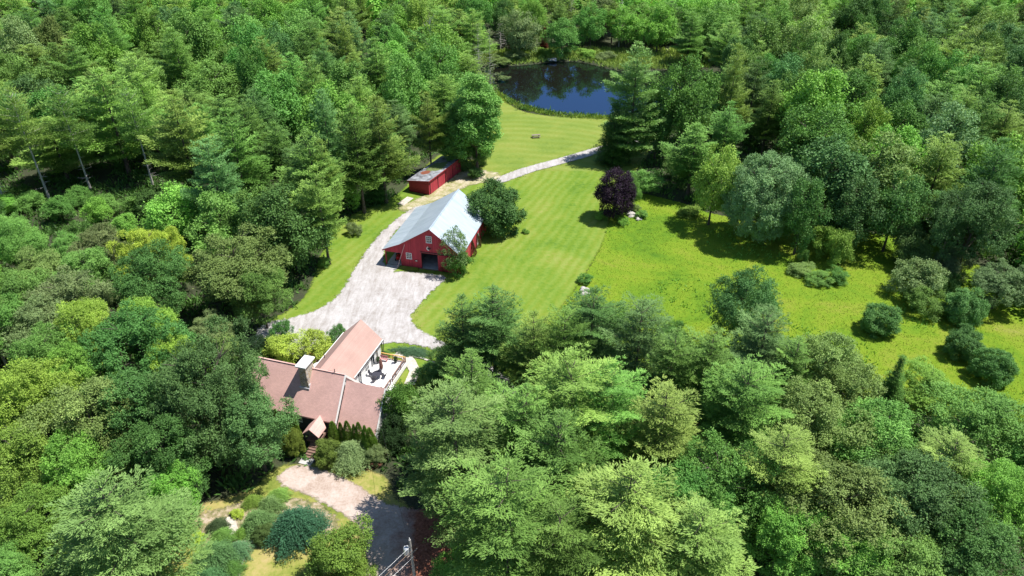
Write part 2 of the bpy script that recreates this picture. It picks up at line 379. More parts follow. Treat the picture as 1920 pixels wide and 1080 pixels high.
def sand_col(n, co):
    t = mth(n, 'ADD', mth(n, 'MULTIPLY', noise(n, .4, 6, .6, co, .4), .6), mth(n, 'MULTIPLY', noise(n, 3, 6, .7, co), .4))
    return ramp(n, t, [(.36, (.16, .19, .04)), (.47, (.30, .28, .14)), (.58, (.46, .40, .29)), (.7, (.56, .52, .45))])
def mulch_col(n, co):
    return ramp(n, noise(n, 2.5, 7, .75, co), [(.35, (.05, .025, .018)), (.55, (.15, .06, .04)), (.7, (.26, .15, .11))])
def bed_col(n, co):
    return ramp(n, noise(n, 1.2, 7, .7, co, .3), [(.35, (.08, .11, .03)), (.5, (.26, .22, .12)), (.62, (.42, .34, .26)), (.75, (.5, .45, .4))])
sheet('lawn', Z['lawn'], .03, sheet_mat('mown_grass', lawn_col, .8, 1.2, .5), 1.0)
sheet('meadow', Z['meadow'], .06, sheet_mat('meadow_grass', meadow_col, .7, 1.5, .4, bs=.9, bd=.25, fscale=2.2), 1.0)
sheet('front_lawn', Z['front_lawn'], .03, sheet_mat('dry_front_grass', flawn_col, .8, 1.2, .5), .8)
sheet('sandy_ground', Z['sand'], .09, sheet_mat('sandy_ground', sand_col, 1.3, .8, .8), .6)
sheet('gravel_driveway', Z['gravel'], .12, sheet_mat('crushed_gravel', gravel_col, .85, 1.1, .35, bs=.5, bd=.05), .5)
sheet('gravel_path', Z['path'], .12, sheet_mat('path_gravel', gravel_col, .5, 1.1, .4), .5)
sheet('front_driveway', Z['front_drive'], .09, sheet_mat('pinkish_gravel', pink_col, .6, 1.2, .4), .5)
sheet('planting_bed', Z['bed'], .06, sheet_mat('bed_soil', bed_col, 1.0, 1.0, .4), .5)
sheet('mulch_bed', Z['mulch'], .12, sheet_mat('brown_mulch', mulch_col, .7, 1.3, .4), .4)
# pond water
m, n, b, o_ = newmat('pond_water'); b.inputs['Base Color'].default_value = (.010, .009, .007, 1); b.inputs['Roughness'].default_value = .3; b.inputs['Specular IOR Level'].default_value = 0
gl = N(n, 'ShaderNodeBsdfGlossy'); gl.inputs['Color'].default_value = (.30, .60, 1, 1); gl.inputs['Roughness'].default_value = .025
fr = N(n, 'ShaderNodeFresnel'); fr.inputs['IOR'].default_value = 3.2; mx = N(n, 'ShaderNodeMixShader')
bp = N(n, 'ShaderNodeBump'); bp.inputs['Strength'].default_value = .03; bp.inputs['Distance'].default_value = .05
n.links.new(noise(n, 1.6, 3, .5, ocoord(n, scale=(1, .5, 1))), bp.inputs['Height']); n.links.new(bp.outputs[0], gl.inputs['Normal'])
n.links.new(fr.outputs[0], mx.inputs[0]); n.links.new(b.outputs[0], mx.inputs[1]); n.links.new(gl.outputs[0], mx.inputs[2]); n.links.new(mx.outputs[0], o_.inputs['Surface']); M['water'] = m
x0, y0 = Z['pond'].min(0)-3; x1, y1 = Z['pond'].max(0)+3; X, Y, F = grid(x0, x1, y0, y1, 2.0)
w = put(mesh_np('pond_water', np.stack([X, Y, np.full(len(X), -.55)], 1), F[(sdf(X, Y, Z['pond'])[F] > -3).any(1)]), 'pond_water', m); tag(w, kind='structure')
# ------------------------------------------------------------------ vegetation
rng = np.random.default_rng(11)
def unit(v): return v/np.maximum(np.linalg.norm(v, axis=-1, keepdims=True), 1e-9)
def kites(Cn, D, S, L, W):
    """flat pointed leaves: base points Cn, long axis D, side axis S"""
    n = len(Cn); L = np.asarray(L).reshape(-1, 1)*np.ones((n, 1)); W = np.asarray(W).reshape(-1, 1)*np.ones((n, 1))
    V = np.stack([Cn, Cn+D*L*.45+S*W*.5, Cn+D*L, Cn+D*L*.45-S*W*.5], 1).reshape(-1, 3)
    return V, np.arange(4*n).reshape(n, 4)
class Leaves:
    def __init__(s): s.V = []; s.T = []
    def add(s, Cn, D, L, W, tint, nrm=None):
        D = unit(D)
        if nrm is None: nrm = rng.normal(size=D.shape)
        S = unit(np.cross(D, nrm)); V, _ = kites(Cn, D, S, L, W); s.V.append(V); s.T.append(np.repeat(np.broadcast_to(tint, len(Cn)), 4))
    def mesh(s, name):
        V = np.concatenate(s.V); T = np.concatenate(s.T); F = np.arange(len(V)).reshape(-1, 4)
        me = mesh_np(name, V, F, dict(tint=T)); me.materials.append(M['leaf']); return me
def leaf_crown(name, H=16., W=12., z0=.22, lobes=60, twigs=34, per=7, leaf=.34, gap=.25, egg=0.0, lobe_r=.145, droop=0., rough=.3, subs=0):
    """broadleaf crown: leafy lobes over an uneven egg, each lobe made of twigs, each twig of leaves"""
    Lf = Leaves(); zc = H*(z0+1)/2; rz = H*(1-z0)/2; rx = W/2
    i = np.arange(lobes)+.5; ph = np.arccos(1-1.75*i/lobes); th_ = PI*(1+5**.5)*i + rng.uniform(-.3, .3, lobes)
    d = np.stack([np.cos(th_)*np.sin(ph), np.sin(th_)*np.sin(ph), np.cos(ph)], 1)
    low = 1+rough*np.sin(3*th_+rng.uniform(0, 6))*.35+rng.uniform(-rough, rough*.4, lobes)*.55
    inner = rng.random(lobes) < .22
    rr = np.where(inner, .45, .84)*low
    c = d*np.array([rx, rx, rz])*rr[:, None]; c[:, 2] += zc - egg*H*(np.hypot(c[:, 0], c[:, 1])/rx)**2*.2
    if subs:      # several leaders, each with a crown of its own
        sa = rng.uniform(0, 6.28)+np.arange(subs)*2*PI/subs+rng.normal(0, .3, subs); sr = W*rng.uniform(.20, .34, subs)
        sc_ = np.stack([np.cos(sa)*(rx-sr*.9), np.sin(sa)*(rx-sr*.9), H*rng.uniform(z0*.4+.35, .78, subs)], 1)
        sc_ = np.vstack([sc_, [[rng.normal(0, W*.05), rng.normal(0, W*.05), H*.76]]]); sr = np.append(sr, W*.27)
        own = rng.choice(subs+1, lobes, p=(sr**2)/(sr**2).sum()); loose = rng.random(lobes) < .3
        stretch = np.where(own == subs, 1.0, 1.15)
        alt = sc_[own]+d*(sr[own]*rng.uniform(.6, 1.0, lobes))[:, None]*np.array([1, 1, 1.15])
        alt[:, 2] = np.minimum(alt[:, 2], H*.97-W*lobe_r*.5)
        c = np.where(loose[:, None], c*np.array([.85, .85, .93]), alt)
    R = W*lobe_r*rng.uniform(.7, 1.35, lobes)
    keep = rng.random(lobes) > gap*.3
    for k in np.nonzero(keep)[0]:
        nt_ = int(twigs*(R[k]/(W*lobe_r))**1.6)+4
        dd = unit(rng.normal(size=(nt_, 3))+d[k]*.9+np.array([0, 0, .45]))
        p = c[k]+dd*R[k]*rng.uniform(.55, 1.12, (nt_, 1))*np.array([1, 1, .78])
        tl = rng.normal(0, .10)
        q = np.repeat(p, per, 0)+rng.normal(0, leaf*.75, (nt_*per, 3)); dq = np.repeat(dd, per, 0)
        D = unit(dq*.7+rng.normal(size=q.shape)*.8+np.array([0, 0, -droop-.1]))
        nm = unit(dq*.9+np.array([0, 0, .45])+rng.normal(size=q.shape)*.30)
        Lf.add(q, D, leaf*rng.uniform(.7, 1.35, len(q)), leaf*.72, tl+np.repeat(rng.normal(0, .06, nt_), per)+rng.normal(0, .03, len(q)), nm)
    return Lf.mesh(name)
def pine_crown(name, H=20., W=11., z0=.3, levels=24, per=5, rise=.25, tuft=.42, tufts=3, step=.42, k=4, prof=.75, irr=.45, fan=.34, thin=1.0, top=.12, droop=.0):
    """whorls of long plumes; every plume is a flat fan of side twigs set with needle tufts"""
    Lf = Leaves(); br = []
    for j in range(levels):
        t = j/(levels-1); z = H*(z0+(1-z0)*t*.985)
        Lm = W/2*((1-t)**prof+top)*(1.0 if t > .18 else .72+.28*t/.18)
        nb = max(3, int(per*(1-.35*t)+rng.uniform(-.5, .9))); a0 = rng.uniform(0, 6.3)
        lob = 1+.22*np.sin(2*a0)
        for b_ in range(nb):
            if rng.random() > thin: continue
            a = a0+2*PI*b_/nb+rng.normal(0, .22); L = Lm*rng.uniform(1-irr, 1.12)*lob
            if L < .3: L = .3
            r = rise+rng.normal(0, .08)+.55*t**2
            o = np.array([np.cos(a), np.sin(a), 0]); up = np.array([0, 0, 1.])
            n_ = max(3, int(L/step)); s = np.linspace(.12 if t < .75 else .02, 1, n_)
            zz = r*s*L - droop*L*s**2 + .10*L*np.maximum(s-.6, 0)**1.3*2.2
            ctr = o*(s*L)[:, None]+up*zz[:, None]+np.array([0, 0, z])
            br.append((a, L, r, z))
            side = np.array([-o[1], o[0], 0]); tl = rng.normal(0, .10)
            half = fan*L*(.35+.9*np.sin(PI*np.clip(s, 0, 1)**.8))*rng.uniform(.7, 1.2, n_)+.12
            for sg in (-1, 1):
                nt_ = np.maximum(1, (half/.36).astype(int))
                for m_ in range(int(nt_.max())):
                    ok = nt_ > m_
                    if not ok.any(): continue
                    f = (m_+.6)/nt_[ok]
                    p = ctr[ok]+side*sg*(half[ok]*f)[:, None]+o*(half[ok]*f*.55)[:, None]+rng.normal(0, .10, (ok.sum(), 3))
                    p[:, 2] += rng.normal(.0, .07, ok.sum())-.05*f
                    od = unit(o*1.0+side*sg*.75+up*.35)
                    q = np.repeat(p, k, 0)+rng.normal(0, tuft*.42, (ok.sum()*k, 3))*np.array([1, 1, .45]); D = od+rng.normal(0, .42, (len(q), 3))*np.array([1, 1, .7])+np.array([0, 0, .12])
                    nm = np.array([0, 0, 1.])+rng.normal(0, .32, (len(q), 3))
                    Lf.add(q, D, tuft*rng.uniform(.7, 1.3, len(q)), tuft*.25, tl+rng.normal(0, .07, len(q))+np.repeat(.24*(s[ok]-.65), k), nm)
    m_ = int(80*(k/8)); t = rng.random(m_)**.8*.80; z = H*(z0+.1+(1-z0-.1)*t); a = rng.uniform(0, 2*PI, m_); r_ = rng.uniform(.05, .22, m_)*W*(1.04-t)+.05
    p = np.stack([np.cos(a)*r_, np.sin(a)*r_, z], 1); q = np.repeat(p, k, 0)+rng.normal(0, .12, (m_*k, 3))      # short shoots that clothe the stem
    Lf.add(q, np.repeat(np.stack([np.cos(a), np.sin(a), np.full(m_, .35)], 1), k, 0)+rng.normal(0, .5, q.shape), tuft*rng.uniform(.7, 1.3, len(q)), tuft*.32, rng.normal(0, .06, len(q)), np.array([0, 0, 1.])+rng.normal(0, .4, q.shape))
    return Lf.mesh(name), br
def wood_mesh(name, H, r0, kind, W=10, br=None, lean=.02, top=.96, limbs=9, mat='bark'):
    b = MB(); pts = []; n = 7
    ox, oy = rng.normal(0, lean*H, 2)
    for i in range(n+1):
        t = i/n; pts.append((ox*t*t+math.sin(t*5+ox)*.08*lean*30, oy*t*t, H*top*t-.3*(i == 0)))
    b.tube(pts, [r0*(1-.94*i/n)+(.35*r0 if i == 0 else 0) for i in range(n+1)], 8)
    if kind == 'leaf':
        for j in range(limbs):
            t = .24+.6*j/limbs; a = j*2.4+rng.uniform(-.3, .3); L = W*.40*(1.1-.5*t)
            p0 = Vector((ox*t*t, oy*t*t, H*t)); up = .75
            p1 = p0+Vector((math.cos(a)*L*.5, math.sin(a)*L*.5, L*up*.55)); p2 = p0+Vector((math.cos(a+.2)*L, math.sin(a+.2)*L, L*up*1.0))
            b.tube([p0, p1, p2], [r0*.42*(1-t*.5), r0*.25, r0*.07], 5, False)
            for q in range(2):
                aa = a+(-.8, .9)[q]; b.tube([p1, p1+Vector((math.cos(aa)*L*.4, math.sin(aa)*L*.4, L*.35))], [r0*.16, r0*.04], 4, False)
    elif br:
        for (a, L, r, z) in br[::1]:
            b.tube([(0, 0, z), (math.cos(a)*L*.45, math.sin(a)*L*.45, z+r*L*.45), (math.cos(a)*L*.8, math.sin(a)*L*.8, z+r*L*.8)], [.05, .03, .01], 4, False)
        for j in range(16):      # dead stubs under the crown
            z = H*rng.uniform(.1, .33); a = rng.uniform(0, 6.3); L = rng.uniform(.6, 2.2)
            b.tube([(0, 0, z), (math.cos(a)*L, math.sin(a)*L, z+.1*L)], [.05, .012], 4, False)
    me = b.mesh(name); me.materials.append(M[mat]); return me

PINE = []; HIGH = None; PINEM = []; LEAF = []; LEAFM = []
for i, (lv, per, z0, prof, irr, rise) in enumerate([(12, 6, .24, .62, .50, .26), (11, 6, .18, .52, .55, .20), (13, 6, .30, .74, .50, .34), (11, 6, .20, .50, .6, .24)]):
    cm, br = pine_crown('pine_plumes', 20., 12., z0, lv, per, rise, prof=prof, irr=irr, tuft=.33, step=.27, k=12, fan=.36, top=.06)
    PINE.append((cm, wood_mesh('pine_wood', 20., .30, 'pine', br=br, lean=.004, mat='barkp'), 20., 11.))
for i, (lv, per, z0, prof, irr, rise) in enumerate([(11, 6, .24, .66, .5, .24), (9, 6, .20, .52, .55, .18), (12, 6, .28, .80, .5, .34), (9, 6, .30, .55, .6, .24)]):
    cm, br = pine_crown('pine_plumes', 20., 12., z0, lv, per, rise, prof=prof, irr=irr, tuft=.52, step=.42, k=9, fan=.36, top=.06)
    PINEM.append((cm, wood_mesh('pine_wood', 20., .30, 'pine', br=br[::3], lean=.004, mat='barkp'), 20., 11.))
cm, br = pine_crown('pine_plumes', 20., 9., .50, 10, 5, .2, prof=.5, irr=.5, tuft=.55, step=.5, k=6, fan=.40)
HIGH = (cm, wood_mesh('pine_wood', 20., .26, 'pine', br=br, lean=.01, mat='deadbark'), 20., 9.)
for i, (z0, lobes, lr, egg, rough) in enumerate([(.07, 72, .135, 0, .35), (.12, 60, .15, .5, .45), (.04, 84, .125, .2, .3), (.10, 66, .14, .8, .5)]):
    LEAF.append((leaf_crown('leafy_crown', 16., 12., z0, lobes+14, 46, 12, .215, .3, egg, lr*.95, rough=rough, subs=3+i), wood_mesh('tree_wood', 16., .28, 'leaf', 12.), 16., 12.))
for i, (z0, lobes, lr, egg, rough) in enumerate([(.07, 68, .14, 0, .35), (.12, 58, .155, .5, .45), (.04, 74, .13, .2, .3), (.10, 62, .145, .8, .5)]):
    LEAFM.append((leaf_crown('leafy_crown', 16., 12., z0, lobes+10, 28, 7, .38, .3, egg, lr*.95, rough=rough, subs=3+i), wood_mesh('tree_wood', 16., .28, 'leaf', 12., limbs=6), 16., 12.))
OAK = (leaf_crown('leafy_crown', 17., 16., .06, 150, 46, 11, .22, .2, .3, .09, rough=.35, subs=6), wood_mesh('tree_wood', 17., .4, 'leaf', 16., limbs=12), 17., 16.)
ROUND = (leaf_crown('leafy_crown', 17., 15., -.03, 170, 46, 10, .25, .1, 0, .095, rough=.16), wood_mesh('tree_wood', 17., .35, 'leaf', 15.), 17., 15.)
COLUMN = (leaf_crown('leafy_crown', 24., 9., .04, 130, 34, 8, .34, .2, .1, .14, rough=.4), wood_mesh('tree_wood', 24., .3, 'leaf', 8.), 24., 9.)
cm, br = pine_crown('spruce_boughs', 15., 7., .03, 26, 8, -.12, prof=.9, irr=.25, tuft=.42, step=.30, k=7, fan=.34, top=.03, droop=.15)
SPRUCE = (cm, wood_mesh('spruce_wood', 15., .2, 'pine', br=br[::2], lean=.002, mat='barkp'), 15., 7.)
cm, br = pine_crown('larch_boughs', 20., 7., .12, 24, 5, .02, prof=.6, irr=.6, tuft=.5, step=.8, k=3, fan=.22, top=.05, thin=.75)
LARCH = (cm, wood_mesh('larch_wood', 20., .18, 'pine', br=br, lean=.003, mat='deadbark'), 20., 7.)
cm, br = pine_crown('pine_plumes', 27., 14., .07, 19, 7, .10, prof=.5, irr=.58, tuft=.60, step=.42, k=8, fan=.34, top=.05)
TALL = (cm, wood_mesh('pine_wood', 27., .4, 'pine', br=br[::3], lean=.003, mat='barkp'), 27., 14.)
BUSH = []
for i in range(4):
    BUSH.append(leaf_crown('bush_foliage', 5., 6., -.08, 54, 40, 7, .17, .2, .1, .135, rough=.45, subs=2+i%2))
DENSE = [leaf_crown('bush_foliage', 5., 5.5, -.12, 80, 46, 8, .15, .1, 0, .115, rough=.28) for i in range(2)]
def cone_shrub(name, H=5.5, W=1.9, n=5200, l=.17, p=.75):
    Lf = Leaves(); t = rng.random(n)**.85; a = rng.uniform(0, 2*PI, n)
    r = W/2*(1-t)**p*np.where(t < .1, .8+2*t, 1)*(1+.10*np.sin(5*a+t*9))*rng.uniform(.82, 1.06, n)
    P_ = np.stack([r*np.cos(a), r*np.sin(a), t*H], 1); o = np.stack([np.cos(a), np.sin(a), np.full(n, 1.1)], 1)
    Lf.add(P_, o+rng.normal(0, .35, (n, 3)), l*rng.uniform(.7, 1.4, n), l*.5, rng.normal(0, .12, n), np.stack([-np.sin(a), np.cos(a), np.zeros(n)], 1)+rng.normal(0, .5, (n, 3)))
    return Lf.mesh(name)
CONE = [cone_shrub('arborvitae_foliage'), cone_shrub('arborvitae_foliage', W=2.1, p=.65)]
def weeping(name, H=4., W=7., n=170, l=.22, flat=.5):
    """arching fronds that start near the middle and hang to the ground"""
    Lf = Leaves()
    for i in range(n):
        a = rng.uniform(0, 2*PI); L = W/2*rng.uniform(.35, 1.05); h = H*rng.uniform(.55, 1.0)*(1-.35*(L/(W/2))**2)
        s = np.linspace(.0, 1, 16); rr = L*(.15+.85*s); z = h*(1-flat*s**2.2)-.15*s
        c = np.stack([rr*np.cos(a+.15*s), rr*np.sin(a+.15*s), z], 1); c = np.repeat(c, 7, 0)+rng.normal(0, .16, (16*7, 3))
        o = np.array([np.cos(a), np.sin(a), -.25])
        Lf.add(c, o+rng.normal(0, .5, c.shape), l*rng.uniform(.8, 1.5, len(c)), l*.36, rng.normal(0, .12)+rng.normal(0, .05, len(c)), np.array([0, 0, 1.])+rng.normal(0, .5, c.shape))
    return Lf.mesh(name)
WEEP = [weeping('weeping_foliage'), weeping('weeping_foliage', 3.5, 7, 150, .2, .8)]

COL = dict(  # crown colours: pine and broadleaf kinds
 mid=(.165, .340, .054), yel=(.222, .390, .060), blu=(.138, .295, .082), grn=(.135, .325, .052), dkp=(.108, .250, .055), yelp=(.235, .375, .066), pale=(.190, .340, .082),
 bright=(.190, .410, .042), dark=(.092, .225, .042), olive=(.205, .315, .070), blue=(.105, .240, .062), bluel=(.195, .350, .125), emer=(.120, .300, .044), grey=(.210, .300, .098),
 lime=(.300, .480, .047), yell=(.41, .56, .042), limed=(.240, .410, .048), oak=(.115, .228, .057))
PCOL = {k: tuple(c*m_ for c, m_ in zip(v, (1.08, 1.02, 1.0))) for k, v in COL.items()}
def plant(name, src, x, y, h, w, col, label, cat, group=None, rz=None, zs=0.0):
    cm, wm, H0, W0 = src
    r = empty(name, (x, y, zs), rng.uniform(0, 6.28) if rz is None else rz); s = w/W0; r.scale = (s, s, h/H0)
    if wm is not None:
        t = bpy.data.objects.new('trunk', wm); C.objects.link(t); t.parent = r
    c = bpy.data.objects.new('crown', cm); C.objects.link(c); c.parent = r; c.color = (*col, 1)
    tag(r, label, cat, group); return r
def shade(c, s=.10):
    k = 1+rng.uniform(-s, s); return tuple(min(1, x*k*(1+rng.uniform(-s, s)*.4)) for x in c)
